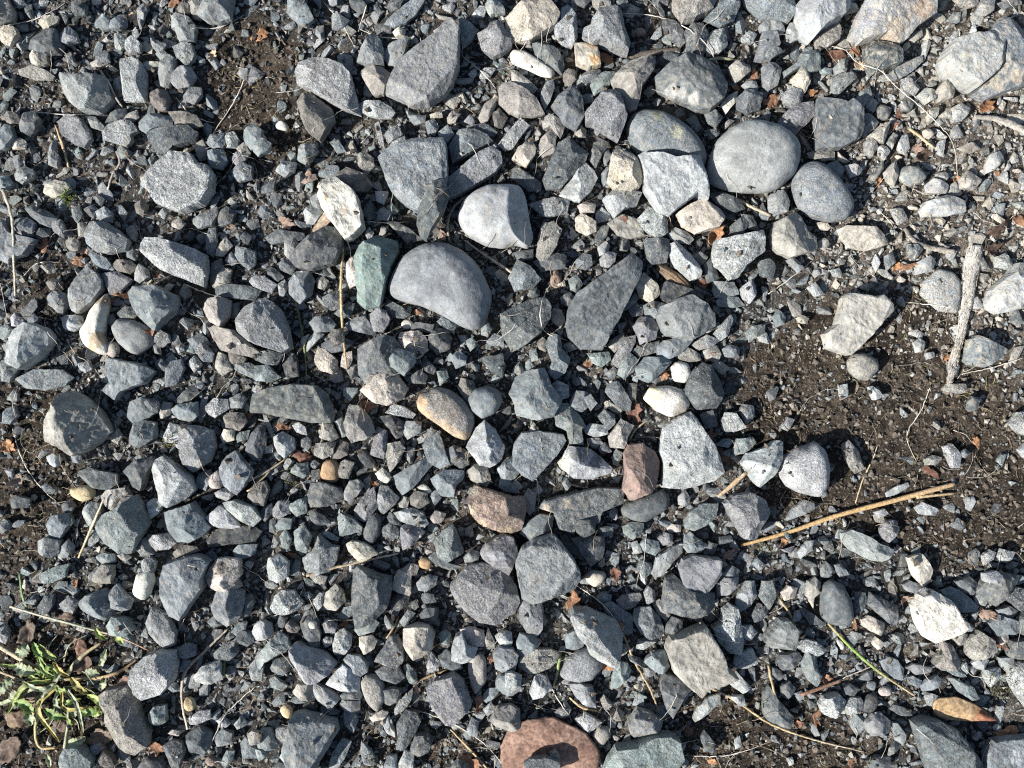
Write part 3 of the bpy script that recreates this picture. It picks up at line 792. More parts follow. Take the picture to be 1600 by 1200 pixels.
rt 1210,920 1260,890 1290,920 1240,960
rn 300,110 330,95 360,120 320,145
at 335,0 350,-20 450,0 430,50 380,40
am 180,310 220,270 280,320 260,350 200,340
ad 130,300 150,250 205,255 170,320
T 2 3
al 350,220 380,190 470,195 560,235 640,265 685,340 680,410 640,520 600,525 530,490 470,440 450,380 390,320;35:.05:1.2;h1.4 #stone with a bright white lower face and a brown upper side|the bright white-faced stone
rp 45,190 60,130 170,145 195,200 190,320 150,380 90,340 50,270
ab 25,400 50,355 120,360 180,400 160,440 100,470 40,500
at 40,510 130,445 240,450 300,480 240,560 110,600 40,560
rg 300,610 340,520 420,455 480,445 560,500 565,570 500,640 410,660 320,640 #smooth grey lens-shaped stone left of an orange leaf scrap|the grey lens stone
ab 330,400 340,350 400,330 450,390 440,430 380,455 335,440
rb 565,170 620,155 690,200 750,240 750,350 710,360 640,280 580,220
ab 745,260 760,200 860,185 920,250 945,330 930,375 850,380 800,340
ap 650,150 690,115 800,100 810,130 740,205 670,190
ap 820,100 850,60 890,90 890,150 840,175
at 880,180 920,140 990,230 960,275 910,230
rd 960,290 1000,250 1060,270 1060,330 1000,355 950,340
ab 525,130 560,100 620,120 610,160 540,165
rd 730,60 770,45 815,80 780,100
ad 930,200 935,100 950,0 1000,-20 1100,70 1200,90 1250,100 1255,180 1200,220 1120,240 1000,210 #dark blue-grey stone underneath a flat purplish one|the dark underlying stone
sp 1040,-60 1060,-110 1120,-135 1290,-120 1290,-40 1260,20 1200,90 1100,90 1050,30;h1.9 #flat purplish-brown stone lying on a dark blue-grey one|the flat purplish-brown stone
ap 1270,60 1310,0 1410,0 1400,60 1330,110 1280,110
rg 1395,170 1410,110 1460,30 1510,30 1525,110 1490,180 1420,220
ab 1535,120 1560,30 1620,20 1640,130 1600,205
al 1240,310 1300,280 1310,200 1350,165 1400,190 1415,290 1440,400 1430,485 1350,470 1280,400 #pale boot-shaped stone right of the large olive-grey kite|the pale boot-shaped stone
al 1430,310 1490,305 1530,350 1480,400 1440,380
al 1380,540 1400,470 1500,450 1535,540 1460,570 1390,570
ad 1490,240 1540,170 1600,200 1560,270 1510,285
st 950,430 980,370 1080,320 1190,285 1230,350 1290,440 1330,560 1390,600 1300,640 1200,660 1160,720 1080,650 1000,580 960,490;215:.75:1.4;h1.8 #large olive-grey kite-shaped stone with a pale left rim|the large olive-grey kite
ad 920,650 950,600 1040,620 1120,690 1060,740 1000,880 970,840 940,760
an 620,660 650,520 720,540 745,590 700,650 650,695 615,690;0:.1:.9
al 110,720 150,600 210,620 245,680 190,740 130,760
ag 355,670 420,660 500,680 520,740 525,820 440,790 390,740
ab 820,530 870,470 950,460 980,560 930,600 870,570
al 390,890 460,850 560,910 480,975 420,930
rt 500,990 540,935 600,940 620,990 570,1055 520,1040 #smooth round taupe pebble touching the big brown leaf|the round taupe pebble
ag 725,900 780,815 860,840 935,890 920,940 840,960 760,995 730,960
sn 590,1130 640,1050 760,1030 880,970 980,965 1040,1010 1060,1110 1030,1180 980,1260 600,1270 550,1230;h1.5 #broad pale greenish-grey stone cut by the bottom edge right of the brown leaf|the broad greenish stone
al 1125,880 1160,810 1230,750 1300,730 1290,790 1230,850 1140,910
ad 1170,990 1200,960 1275,1050 1250,1100 1200,1080
al 1340,640 1400,595 1490,690 1440,730 1380,690
al 1390,1020 1420,1000 1430,1060 1395,1080
rt 655,460 680,415 725,430 710,480 660,505
at 550,770 575,740 630,800 590,830
al -40,600 0,595 60,620 50,690 0,725 -40,690
al 1360,750 1440,740 1455,800 1420,810
ap 820,570 870,560 895,610 830,630
rg 265,850 300,820 370,830 340,880 280,880
T 3 3
rd 325,200 340,60 390,20 460,50 510,140 525,270 490,305 400,305 335,260;h1.1 #smooth dark egg-shaped stone at the end of a green grass blade|the smooth dark egg
sw 890,180 930,110 1010,80 1100,130 1140,190 1200,300 1130,340 1000,390 960,370 910,280;h1.8 #white quartz flake near the right side, pointed at one corner|the white quartz flake
rt 230,120 245,30 290,5 325,40 300,110 260,150
ai 70,100 120,60 175,70 160,130 100,150
ad 525,160 535,100 600,100 605,170 570,230 530,220
ad 610,170 630,100 700,130 800,180 795,300 750,290 690,240
ac 580,270 620,245 720,290 700,370 650,340 590,310 #small cream shard right of the smooth dark egg|the small cream shard
rc 645,420 670,380 725,420 680,455
ag 0,330 60,260 120,260 165,320 150,440 60,440 0,430 -40,390
al 180,440 220,390 290,400 365,460 300,490 200,465
ab 200,530 240,465 290,480 300,580 330,620 300,685 250,650 215,590
ad 45,540 70,490 180,465 205,500 140,580 80,580
ad 0,560 50,570 100,620 60,645 0,630
ad 70,680 130,650 170,700 120,760 70,740
ap 835,50 880,25 960,50 930,110 860,90
ap 935,90 970,65 1010,90 1000,130
an 1075,90 1140,65 1200,90 1310,185 1290,215 1200,220 1110,140
ad 1160,30 1250,0 1300,40 1270,120 1190,80
ad 1290,90 1340,0 1400,-40 1550,-10 1540,40 1470,90 1400,180 1340,140
ad 1470,110 1530,60 1640,90 1640,200 1560,210 1490,150
rg 1280,130 1310,90 1370,130 1340,180 1290,165
ab 1425,210 1490,180 1555,215 1520,260 1440,240
ab 1375,290 1430,240 1540,270 1550,350 1420,370
ad 1530,280 1600,210 1660,220 1660,370 1560,350
rn 1190,310 1230,280 1280,310 1260,340 1200,340
at 1025,540 1080,470 1080,400 1140,430 1190,530 1170,570 1060,570
an 1090,580 1180,560 1240,630 1170,620
rn 1200,570 1230,530 1255,580 1230,615
an 1115,630 1180,640 1270,690 1315,760 1260,770 1180,710
ab 945,680 990,640 1050,615 1090,650 1020,700 960,715
ab 865,630 900,620 955,650 930,695 880,670
sb 695,530 740,500 800,520 845,580 830,650 780,630 720,580
rp 850,570 900,545 1020,570 1000,600 920,610
al 1270,540 1310,500 1370,520 1340,580 1290,570
al 1345,580 1440,570 1430,640 1380,685 1350,640
ag 1440,510 1530,500 1530,570 1490,600 1450,560
al 1495,640 1520,560 1560,530 1650,540 1650,800 1600,815 1540,740 #pale stone cut by the right edge above the winged seed|the pale stone at the edge
ad 1480,460 1510,400 1600,390 1640,430 1600,520 1500,500
at 1140,380 1180,350 1240,360 1230,420 1180,420
at 1230,480 1240,400 1310,340 1390,390 1400,450 1320,500 1260,510
al 310,800 340,750 430,725 475,770 450,840 400,870 330,840 #whitish gritty lump below a red-brown twig|the whitish gritty lump
al 470,800 510,755 570,755 595,800 560,850 490,860
rk 580,820 620,740 670,730 690,790 650,850 600,850
ri 690,710 730,685 775,710 760,745 700,745
ad 470,700 510,670 565,700 530,740 480,730
sd 755,830 780,800 850,820 900,870 830,870
ap 605,910 650,860 700,850 760,900 740,960 640,990 605,950
ab 765,920 800,910 850,980 840,1060 790,1020
ad 885,900 950,870 1050,890 1150,940 1240,1050 1300,1140 1310,1260 1000,1260 940,1100 910,990;212:.3:1;h.75 #large dark blue stone with a pale left flank cut by the bottom edge|the large dark blue stone
sb 1330,1100 1380,1010 1480,1000 1640,980 1640,1240 1350,1240 #mottled blue stone filling the bottom right corner|the mottled corner stone
ad -35,720 0,680 60,770 150,870 130,940 60,925 -10,890 -35,860
ad 610,1150 680,1120 760,1120 740,1200 640,1210
rw 425,400 450,400 480,440 460,465
ai 1435,380 1460,360 1495,370 1490,410 1450,430
sd 190,180 300,250 350,300 260,300 210,230
"""

# ------------------------------------------------------------------ helpers
C = sc.collection
rng = np.random.default_rng(11)
random.seed(11)

def P(x, y, z=0.0):
    """photo pixel at height z (pixels) -> world"""
    k = (HC - z) / HC * S
    return np.stack([(np.asarray(x, float) - 800) * k, (600 - np.asarray(y, float)) * k, np.asarray(z, float) * S + 0 * k], -1)

def tag(o, label=None, cat=None, group=None, kind=None):
    if label: o['label'] = label
    if cat: o['category'] = cat
    if group: o['group'] = group
    if kind: o['kind'] = kind
    return o

def fast_mesh(name, v, f, col=None, par=None, smooth=True):
    """v (n,3) world or local, f (m,3) triangles, col (n,3), par (n,4)"""
    me = bpy.data.meshes.new(name)
    v = np.ascontiguousarray(v, np.float32); f = np.ascontiguousarray(f, np.int32)
    me.vertices.add(len(v)); me.vertices.foreach_set('co', v.ravel())
    me.loops.add(f.size); me.loops.foreach_set('vertex_index', f.ravel())
    me.polygons.add(len(f))
    me.polygons.foreach_set('loop_start', np.arange(0, f.size, 3, dtype=np.int32))
    try: me.polygons.foreach_set('loop_total', np.full(len(f), 3, np.int32))
    except Exception: pass
    sm = np.broadcast_to(np.asarray(smooth, bool), (len(f),))
    me.polygons.foreach_set('use_smooth', np.ascontiguousarray(sm))
    me.update(calc_edges=True)
    if col is not None:
        a = me.color_attributes.new('col', 'FLOAT_COLOR', 'POINT')
        c4 = np.ones((len(v), 4), np.float32); c4[:, :3] = col
        a.data.foreach_set('color', c4.ravel())
    if par is not None:
        a = me.color_attributes.new('par', 'FLOAT_COLOR', 'POINT')
        a.data.foreach_set('color', np.ascontiguousarray(np.broadcast_to(par, (len(v), 4)), np.float32).ravel())
    return me

def obj(name, me, mat, parent=None, loc=None):
    o = bpy.data.objects.new(name, me)
    if mat and not me.materials: me.materials.append(mat)
    C.objects.link(o)
    if loc is not None: o.location = loc
    if parent: o.parent = parent
    return o

def _hash(i, j, k, s):
    n = (i * 374761393 + j * 668265263 + k * 2147483647 + s * 1274126177) & 0xffffffff
    n = ((n ^ (n >> 13)) * 1274126177) & 0xffffffff
    n = n ^ (n >> 16)
    return (n & 0xffff) / 65535.0

def vnoise(p, s=0):
    p = np.asarray(p, float)
    i = np.floor(p).astype(np.int64); f = p - i
    u = f * f * (3 - 2 * f)
    r = 0
    for a in (0, 1):
        wa = u[..., 0] if a else 1 - u[..., 0]
        for b in (0, 1):
            wb = u[..., 1] if b else 1 - u[..., 1]
            for c in (0, 1):
                wc = u[..., 2] if c else 1 - u[..., 2]
                r = r + wa * wb * wc * _hash(i[..., 0] + a, i[..., 1] + b, i[..., 2] + c, s)
    return r * 2 - 1

def fbm(p, s=0, o=3):
    r = 0; a = 1.0; t = 0
    p = np.asarray(p, float)
    for k in range(o):
        r = r + a * vnoise(p, s + k * 17); t += a; a *= .5; p = p * 2.03
    return r / t

def sstep(a, b, x):
    t = np.clip((x - a) / (b - a), 0, 1); return t * t * (3 - 2 * t)

def in_poly(x, y, poly):
    poly = np.asarray(poly, float); r = np.zeros(np.shape(x), bool)
    x1, y1 = poly[-1]
    for x2, y2 in poly:
        if y1 != y2:
            r ^= ((y1 > y) != (y2 > y)) & (x < (x2 - x1) * (y - y1) / (y2 - y1) + x1)
        x1, y1 = x2, y2
    return r

# ------------------------------------------------------------------ materials
def nt(name):
    m = bpy.data.materials.new(name); m.use_nodes = True
    t = m.node_tree; b = t.nodes['Principled BSDF']
    return m, t, b

def N(t, kind, **kw):
    n = t.nodes.new(kind)
    for k, v in kw.items():
        if k in n.inputs.keys(): n.inputs[k].default_value = v
        else: setattr(n, k, v)
    return n

def mathn(t, op, a, b=None, clamp=False):
    n = t.nodes.new('ShaderNodeMath'); n.operation = op; n.use_clamp = clamp
    for i, v in enumerate((a, b)):
        if v is None: continue
        if hasattr(v, 'is_output'): t.links.new(v, n.inputs[i])
        else: n.inputs[i].default_value = v
    return n.outputs[0]

def mapr(t, v, a, b, c, d):
    n = t.nodes.new('ShaderNodeMapRange'); n.interpolation_type = 'SMOOTHSTEP'
    t.links.new(v, n.inputs['Value'])
    for k, x in zip(('From Min', 'From Max', 'To Min', 'To Max'), (a, b, c, d)): n.inputs[k].default_value = x
    return n.outputs[0]

def mix(t, fac, a, b, mode='MIX'):
    n = t.nodes.new('ShaderNodeMix'); n.data_type = 'RGBA'; n.blend_type = mode; n.clamp_factor = True
    for i, v in ((0, fac), (6, a), (7, b)):
        if hasattr(v, 'is_output'): t.links.new(v, n.inputs[i])
        else: n.inputs[i].default_value = v if i == 0 else (tuple(v) + (1,))[:4]
    return n.outputs[2]

def stone_material():
    m, t, b = nt('stone')
    L = t.links.new
    tc = N(t, 'ShaderNodeTexCoord')
    col = N(t, 'ShaderNodeVertexColor', layer_name='col')
    par = N(t, 'ShaderNodeVertexColor', layer_name='par')
    sep = N(t, 'ShaderNodeSeparateColor'); L(par.outputs['Color'], sep.inputs[0])
    spk, strk, dust = sep.outputs[0], sep.outputs[1], sep.outputs[2]
    seed = par.outputs['Alpha']
    rot = N(t, 'ShaderNodeVectorRotate', rotation_type='Z_AXIS')
    L(tc.outputs['Object'], rot.inputs['Vector']); L(mathn(t, 'MULTIPLY', seed, 6.283), rot.inputs['Angle'])
    add = N(t, 'ShaderNodeVectorMath', operation='ADD')
    L(rot.outputs[0], add.inputs[0]); L(mathn(t, 'MULTIPLY', seed, 7.3), add.inputs[1])
    vec = add.outputs[0]
    def noise(scale, detail=3.0, v=vec, rough=.6):
        n = N(t, 'ShaderNodeTexNoise'); n.inputs['Scale'].default_value = scale
        n.inputs['Detail'].default_value = detail; n.inputs['Roughness'].default_value = rough
        L(v, n.inputs['Vector']); return n.outputs['Fac']
    mid = noise(110, 5)
    big = noise(38, 3)
    fine = noise(820, 3, rough=.7)
    sq = N(t, 'ShaderNodeMapping'); L(vec, sq.inputs['Vector']); sq.inputs['Scale'].default_value = (1, .2, .6)
    stre = noise(330, 4, sq.outputs[0])
    # value variation
    v1 = mapr(t, mid, .3, .7, .76, 1.24)
    v2 = mapr(t, big, .3, .7, .93, 1.07)
    v3 = mathn(t, 'ADD', 1.0, mathn(t, 'MULTIPLY', mathn(t, 'ADD', .5, spk), mapr(t, fine, .3, .7, -.42, .45)))
    v4 = mathn(t, 'ADD', 1.0, mathn(t, 'MULTIPLY', strk, mapr(t, stre, .34, .68, -.34, .42)))
    val = mathn(t, 'MULTIPLY', mathn(t, 'MULTIPLY', v1, v2), mathn(t, 'MULTIPLY', v3, v4))
    vc = N(t, 'ShaderNodeCombineColor')
    for i in range(3): L(val, vc.inputs[i])
    c = mix(t, 1.0, col.outputs['Color'], vc.outputs[0], 'MULTIPLY')
    # mineral specks: voronoi cells, light and dark
    vo = N(t, 'ShaderNodeTexVoronoi'); vo.inputs['Scale'].default_value = 760; L(vec, vo.inputs['Vector'])
    cs = N(t, 'ShaderNodeSeparateColor'); L(vo.outputs['Color'], cs.inputs[0])
    near = mapr(t, vo.outputs['Distance'], .25, .5, 1, 0)
    lt = mathn(t, 'MULTIPLY', mathn(t, 'MULTIPLY', mapr(t, cs.outputs[0], .72, .8, 0, 1), near), spk, True)
    dk = mathn(t, 'MULTIPLY', mathn(t, 'MULTIPLY', mapr(t, cs.outputs[1], .72, .8, 0, 1), near), spk, True)
    c = mix(t, mathn(t, 'MULTIPLY', lt, .8), c, (.62, .6, .56))
    c = mix(t, mathn(t, 'MULTIPLY', dk, .75), c, (.03, .03, .033))
    # pale weathering film and dust
    dn = noise(230, 6, rough=.7)
    dm = mathn(t, 'MULTIPLY', mapr(t, dn, .42, .66, 0, 1), dust, True)
    c = mix(t, dm, c, (.42, .38, .31))
    # rusty and grey-brown stains
    st = N(t, 'ShaderNodeTexNoise'); st.inputs['Scale'].default_value = 70; st.inputs['Detail'].default_value = 5; L(vec, st.inputs['Vector'])
    c = mix(t, mathn(t, 'MULTIPLY', mapr(t, st.outputs['Fac'], .6, .7, 0, .26), mapr(t, mathn(t, 'FRACT', mathn(t, 'MULTIPLY', seed, 5.0)), .5, .7, 0, 1)), c, (.24, .19, .13))
    L(c, b.inputs['Base Color'])
    b.inputs['Roughness'].default_value = .82
    b.inputs['Specular IOR Level'].default_value = .35
    h = mathn(t, 'ADD', mathn(t, 'MULTIPLY', fine, .75), mathn(t, 'ADD', mathn(t, 'MULTIPLY', noise(300, 5, rough=.65), 1.0), mathn(t, 'MULTIPLY', mathn(t, 'MULTIPLY', stre, strk), 1.1)))
    bu = N(t, 'ShaderNodeBump'); bu.inputs['Distance'].default_value = .0019
    rough_in = mathn(t, 'ADD', .3, mathn(t, 'MULTIPLY', spk, .9), True)
    L(rough_in, bu.inputs['Strength'])
    L(h, bu.inputs['Height']); L(bu.outputs[0], b.inputs['Normal'])
    return m

def soil_material():
    m, t, b = nt('soil'); L = t.links.new
    tc = N(t, 'ShaderNodeTexCoord')
    def noise(scale, detail=4.0, rough=.6):
        n = N(t, 'ShaderNodeTexNoise'); n.inputs['Scale'].default_value = scale
        n.inputs['Detail'].default_value = detail; n.inputs['Roughness'].default_value = rough
        L(tc.outputs['Object'], n.inputs['Vector']); return n.outputs['Fac']
    col = N(t, 'ShaderNodeVertexColor', layer_name='col')
    a = noise(140, 6, .7); f = noise(700, 3, .7)
    v = mathn(t, 'MULTIPLY', mapr(t, a, .3, .7, .45, 1.6), mapr(t, f, .3, .72, .4, 2.0))
    vc = N(t, 'ShaderNodeCombineColor')
    for i in range(3): L(v, vc.inputs[i])
    c = mix(t, 1.0, col.outputs['Color'], vc.outputs[0], 'MULTIPLY')
    vo = N(t, 'ShaderNodeTexVoronoi'); vo.inputs['Scale'].default_value = 560; L(tc.outputs['Object'], vo.inputs['Vector'])
    cs = N(t, 'ShaderNodeSeparateColor'); L(vo.outputs['Color'], cs.inputs[0])
    g = mathn(t, 'MULTIPLY', mapr(t, cs.outputs[0], .8, .86, 0, 1), mapr(t, vo.outputs['Distance'], .3, .5, 1, 0))
    c = mix(t, mathn(t, 'MULTIPLY', g, .7), c, (.2, .18, .15))
    L(c, b.inputs['Base Color']); b.inputs['Roughness'].default_value = .95
    b.inputs['Specular IOR Level'].default_value = .15
    bu = N(t, 'ShaderNodeBump'); bu.inputs['Distance'].default_value = .002; bu.inputs['Strength'].default_value = .9
    L(mathn(t, 'ADD', a, f), bu.inputs['Height']); L(bu.outputs[0], b.inputs['Normal'])
    return m

def grown_material(name, rough=.7, scale=300, trans=0.0):
    """plants, leaves, stems: colour attribute with fine fibre noise"""
    m, t, b = nt(name); L = t.links.new
    tc = N(t, 'ShaderNodeTexCoord')
    col = N(t, 'ShaderNodeVertexColor', layer_name='col')
    n = N(t, 'ShaderNodeTexNoise'); n.inputs['Scale'].default_value = scale; n.inputs['Detail'].default_value = 5
    n.inputs['Roughness'].default_value = .68
    L(tc.outputs['Object'], n.inputs['Vector'])
    v = mapr(t, n.outputs['Fac'], .3, .7, .55, 1.4)
    vc = N(t, 'ShaderNodeCombineColor')
    for i in range(3): L(v, vc.inputs[i])
    c = mix(t, 1.0, col.outputs['Color'], vc.outputs[0], 'MULTIPLY')
    L(c, b.inputs['Base Color']); b.inputs['Roughness'].default_value = rough
    b.inputs['Specular IOR Level'].default_value = .3
    bu = N(t, 'ShaderNodeBump'); bu.inputs['Distance'].default_value = .0006; bu.inputs['Strength'].default_value = .6
    L(n.outputs['Fac'], bu.inputs['Height']); L(bu.outputs[0], b.inputs['Normal'])
    if trans:
        tr = N(t, 'ShaderNodeBsdfTranslucent'); L(c, tr.inputs['Color'])
        mx = N(t, 'ShaderNodeMixShader'); mx.inputs[0].default_value = trans
        L(b.outputs[0], mx.inputs[1]); L(tr.outputs[0], mx.inputs[2])
        L(mx.outputs[0], t.nodes['Material Output'].inputs['Surface'])
    return m

M_STONE = stone_material()
M_SOIL = soil_material()
M_LEAF = grown_material('dry_leaf', .7, 420, .2)
M_STEM = grown_material('dry_stem', .65, 520)
M_GREEN = grown_material('green_leaf', .5, 260, .25)
M_FIBRE = grown_material('fibre', .6, 200)
M_WOOL = grown_material('fuzzy_stem', .95, 900)

PAL = dict(g=(.188, .203, .208), b=(.142, .166, .178), d=(.079, .092, .099), k=(.038, .044, .05), l=(.3, .318, .318),
           w=(.53, .515, .465), u=(.31, .298, .275), c=(.41, .38, .315), t=(.25, .242, .218), p=(.168, .174, .184), n=(.162, .195, .195),
           e=(.13, .178, .165), v=(.096, .116, .114), r=(.22, .16, .132), o=(.33, .22, .12), y=(.52, .41, .24), i=(.39, .35, .318), m=(.122, .115, .105))
SEC = dict(u='l', v='n', g='t', b='l', d='b', k='d', l='g', w='c', c='l', t='m', p='g', n='l', e='n', r='t', o='m', y='c', i='t', m='t')
SPECK = dict(u=.5, v=.4, g=.55, b=.5, d=.45, k=.25, l=.85, w=.3, c=.55, t=.6, p=.6, n=.5, e=.4, r=.45, o=.2, y=.15, i=.5, m=.4)
WORD = dict(u='pale grey-pink', v='dark green-grey', g='grey', b='blue-grey', d='dark grey', k='near-black', l='pale grey', w='white', c='cream', t='tan-grey', p='purplish-grey',
            n='greenish-grey', e='dark green', r='reddish-brown', o='orange-brown', y='yellow-tan', i='pinkish', m='brown')

# ------------------------------------------------------------------ bare soil areas of the photograph (pixels)
SOIL_AREAS = [
    (.06, [(1150, 560), (1280, 470), (1450, 440), (1600, 600), (1640, 870), (1480, 900), (1340, 830), (1180, 800), (1150, 680)]),
    (.10, [(320, 60), (400, 10), (470, 60), (540, 90), (460, 120), (470, 190), (520, 230), (400, 280), (330, 240), (310, 150)]),
    (.15, [(-60, 600), (80, 590), (110, 720), (160, 760), (60, 900), (-60, 940)]),
    (.12, [(1050, 1110), (1150, 1060), (1290, 1100), (1420, 1200), (1420, 1300), (1050, 1300)]),
    (.15, [(20, 400), (120, 400), (130, 520), (60, 520)]),
    (.10, [(-60, 970), (60, 960), (200, 1000), (180, 1110), (120, 1260), (-60, 1260)]),
    (.62, [(1270, 330), (1500, 300), (1600, 330), (1600, 560), (1450, 450), (1280, 470)]),
    (.8, [(1270, 60), (1420, 80), (1480, 200), (1600, 200), (1600, 330), (1450, 250), (1350, 240)]),
    (.15, [(60, 125), (110, 130), (120, 180), (70, 190)]),
    (.2, [(530, 1130), (700, 1120), (790, 1150), (780, 1210), (560, 1210)]),
]
# ------------------------------------------------------------------ rasters of the patch: height laid down so far, cover, pebble density (pixels)
MG = 170
HM = np.zeros((1200 + 2 * MG, 1600 + 2 * MG), np.float32)
yy, xx = np.mgrid[-MG:1200 + MG, -MG:1600 + MG]
OCC = np.zeros(HM.shape, bool)
DENS = np.ones(HM.shape, np.float32)
for v_, poly_ in SOIL_AREAS:
    m_ = in_poly(xx.astype(float), yy.astype(float), poly_)
    DENS[m_] = np.minimum(DENS[m_], v_)
def dens_at(x, y): return DENS[(np.asarray(y) + MG).astype(int), (np.asarray(x) + MG).astype(int)]
_k = 21; _c = np.cumsum(np.cumsum(np.pad(DENS.astype(float), ((_k + 1, _k), (_k + 1, _k)), 'edge'), 0), 1); _w = 2 * _k + 1
DSOFT = (_c[_w:, _w:] - _c[:-_w, _w:] - _c[_w:, :-_w] + _c[:-_w, :-_w]) / _w ** 2
def dens_soft(x, y):
    return DSOFT[np.clip(np.asarray(y) + MG, 0, DSOFT.shape[0] - 1).astype(int), np.clip(np.asarray(x) + MG, 0, DSOFT.shape[1] - 1).astype(int)]

# ------------------------------------------------------------------ ground
def ground_h(x, y):
    p = np.stack([x, y, 0 * x], -1)
    return 5 * fbm(p / 120., 3, 2) + 4.5 * fbm(p / 22., 5, 3) + 3.2 * fbm(p / 10., 9, 2) - 7

def build_ground():
    fx = np.arange(-220, 1821, 5.0); fy = np.arange(-220, 1421, 5.0)
    out = np.cumsum(6 * 1.45 ** np.arange(24))
    X = np.concatenate([fx[0] - out[::-1], fx, fx[-1] + out]); Y = np.concatenate([fy[0] - out[::-1], fy, fy[-1] + out])
    gx, gy = np.meshgrid(X, Y)
    h = ground_h(gx, gy)
    v = np.stack([(gx - 800) * S, (600 - gy) * S, h * S], -1).reshape(-1, 3)
    nx, ny = len(X), len(Y)
    i = (np.arange(ny - 1)[:, None] * nx + np.arange(nx - 1)[None, :]).ravel()
    f = np.concatenate([np.stack([i, i + nx, i + 1], -1), np.stack([i + 1, i + nx, i + nx + 1], -1)])
    base = np.array([.043, .04, .036])
    pale = np.array([.15, .125, .098])
    p = np.stack([gx, gy, 0 * gx], -1).reshape(-1, 3)
    k = sstep(-.05, .5, fbm(p / 30., 21, 3)) * .45
    rightside = sstep(1180, 1500, p[:, 0]) * sstep(760, 420, p[:, 1])
    far = sstep(0, 400, np.maximum.reduce([-220 - p[:, 0], p[:, 0] - 1820, -220 - p[:, 1], p[:, 1] - 1420]))
    k = np.clip(k + .9 * rightside * sstep(-.3, .4, fbm(p / 16., 31, 3)), 0, 1)
    col = base + (pale - base) * k[:, None]
    bare = (sstep(.6, .2, dens_soft(p[:, 0], p[:, 1])))[:, None] * sstep(700, 480, p[:, 1] * (p[:, 0] > 1200))[:, None] ** 0
    soilc = np.array([.042, .0335, .0255]) * (1 + .5 * fbm(p / 25., 41, 3) + .5 * fbm(p / 110., 43, 2))[:, None]
    soilc = soilc + (pale - soilc) * (.55 * rightside * sstep(-.2, .5, fbm(p / 16., 31, 3)))[:, None]
    col = col + (soilc - col) * bare
    col = col + (np.array([.17, .175, .175]) - col) * far[:, None]      # beyond the traced patch it goes on as grey gravel
    me = fast_mesh('ground', v, f, col)
    tag(obj('ground', me, M_SOIL), kind='structure')
build_ground()
_g = ground_h(xx[::4, ::4].astype(float), yy[::4, ::4].astype(float))
HM[:] = np.repeat(np.repeat(_g, 4, 0), 4, 1)[:HM.shape[0], :HM.shape[1]]

def hm_at(x, y):
    xi = np.clip(np.round(np.asarray(x) + MG).astype(int), 0, HM.shape[1] - 1)
    yi = np.clip(np.round(np.asarray(y) + MG).astype(int), 0, HM.shape[0] - 1)
    return HM[yi, xi]

# ------------------------------------------------------------------ stones traced one by one
class Stone: pass
def parse():
    out = []; tx = ty = 0
    for line in STONES.strip().splitlines():
        if line.startswith('T '):
            _, a, b = line.split(); tx, ty = int(a) * 400, int(b) * 300; continue
        lab = short = None
        if '#' in line:
            line, lab = line.split('#', 1)
            lab, short = lab.split('|')
        bits = line.strip().split(';')
        w = bits[0].split()
        s = Stone(); s.typ, s.code = w[0][0], w[0][1]
        if s.typ == 'r' and not lab and s.code not in 'wyoikr': s.typ = 'a'
        s.poly = np.array([[float(c) for c in q.split(',')] for q in w[1:]]) / 4 + [tx, ty]
        if s.typ != 'r':
            tol = (.022 if lab else .042) * min(np.ptp(s.poly[:, 0]), np.ptp(s.poly[:, 1]))
            while len(s.poly) > 5:           # broken stones: straight edges, sharp corners
                a_, b_ = np.roll(s.poly, 1, 0), np.roll(s.poly, -1, 0); e_ = b_ - a_
                dv = np.abs(e_[:, 0] * (s.poly[:, 1] - a_[:, 1]) - e_[:, 1] * (s.poly[:, 0] - a_[:, 0])) / (np.linalg.norm(e_, axis=1) + 1e-6)
                j_ = dv.argmin()
                if dv[j_] > tol: break
                s.poly = np.delete(s.poly, j_, 0)
        s.fac = []; s.hs = 1.0; s.label = lab; s.short = short
        for q in bits[1:]:
            if q[0] == 'h': s.hs = float(q[1:])
            else: s.fac.append(tuple(float(c) for c in q.split(':')))
        p = s.poly; x, y = p[:, 0], p[:, 1]; x2, y2 = np.roll(x, -1), np.roll(y, -1)
        cr = x * y2 - x2 * y; A = cr.sum() / 2
        s.c = np.array([((x + x2) * cr).sum(), ((y + y2) * cr).sum()]) / (6 * A)
        s.area = abs(A)
        a = np.linspace(0, math.pi, 18, endpoint=False)
        d = np.stack([np.cos(a), np.sin(a)], -1)
        pr = p @ d.T; wd = pr.max(0) - pr.min(0)
        s.w, s.len = wd.min(), wd.max()
        out.append(s)
    return out
stones = parse()
stones.sort(key=lambda s: -s.area)

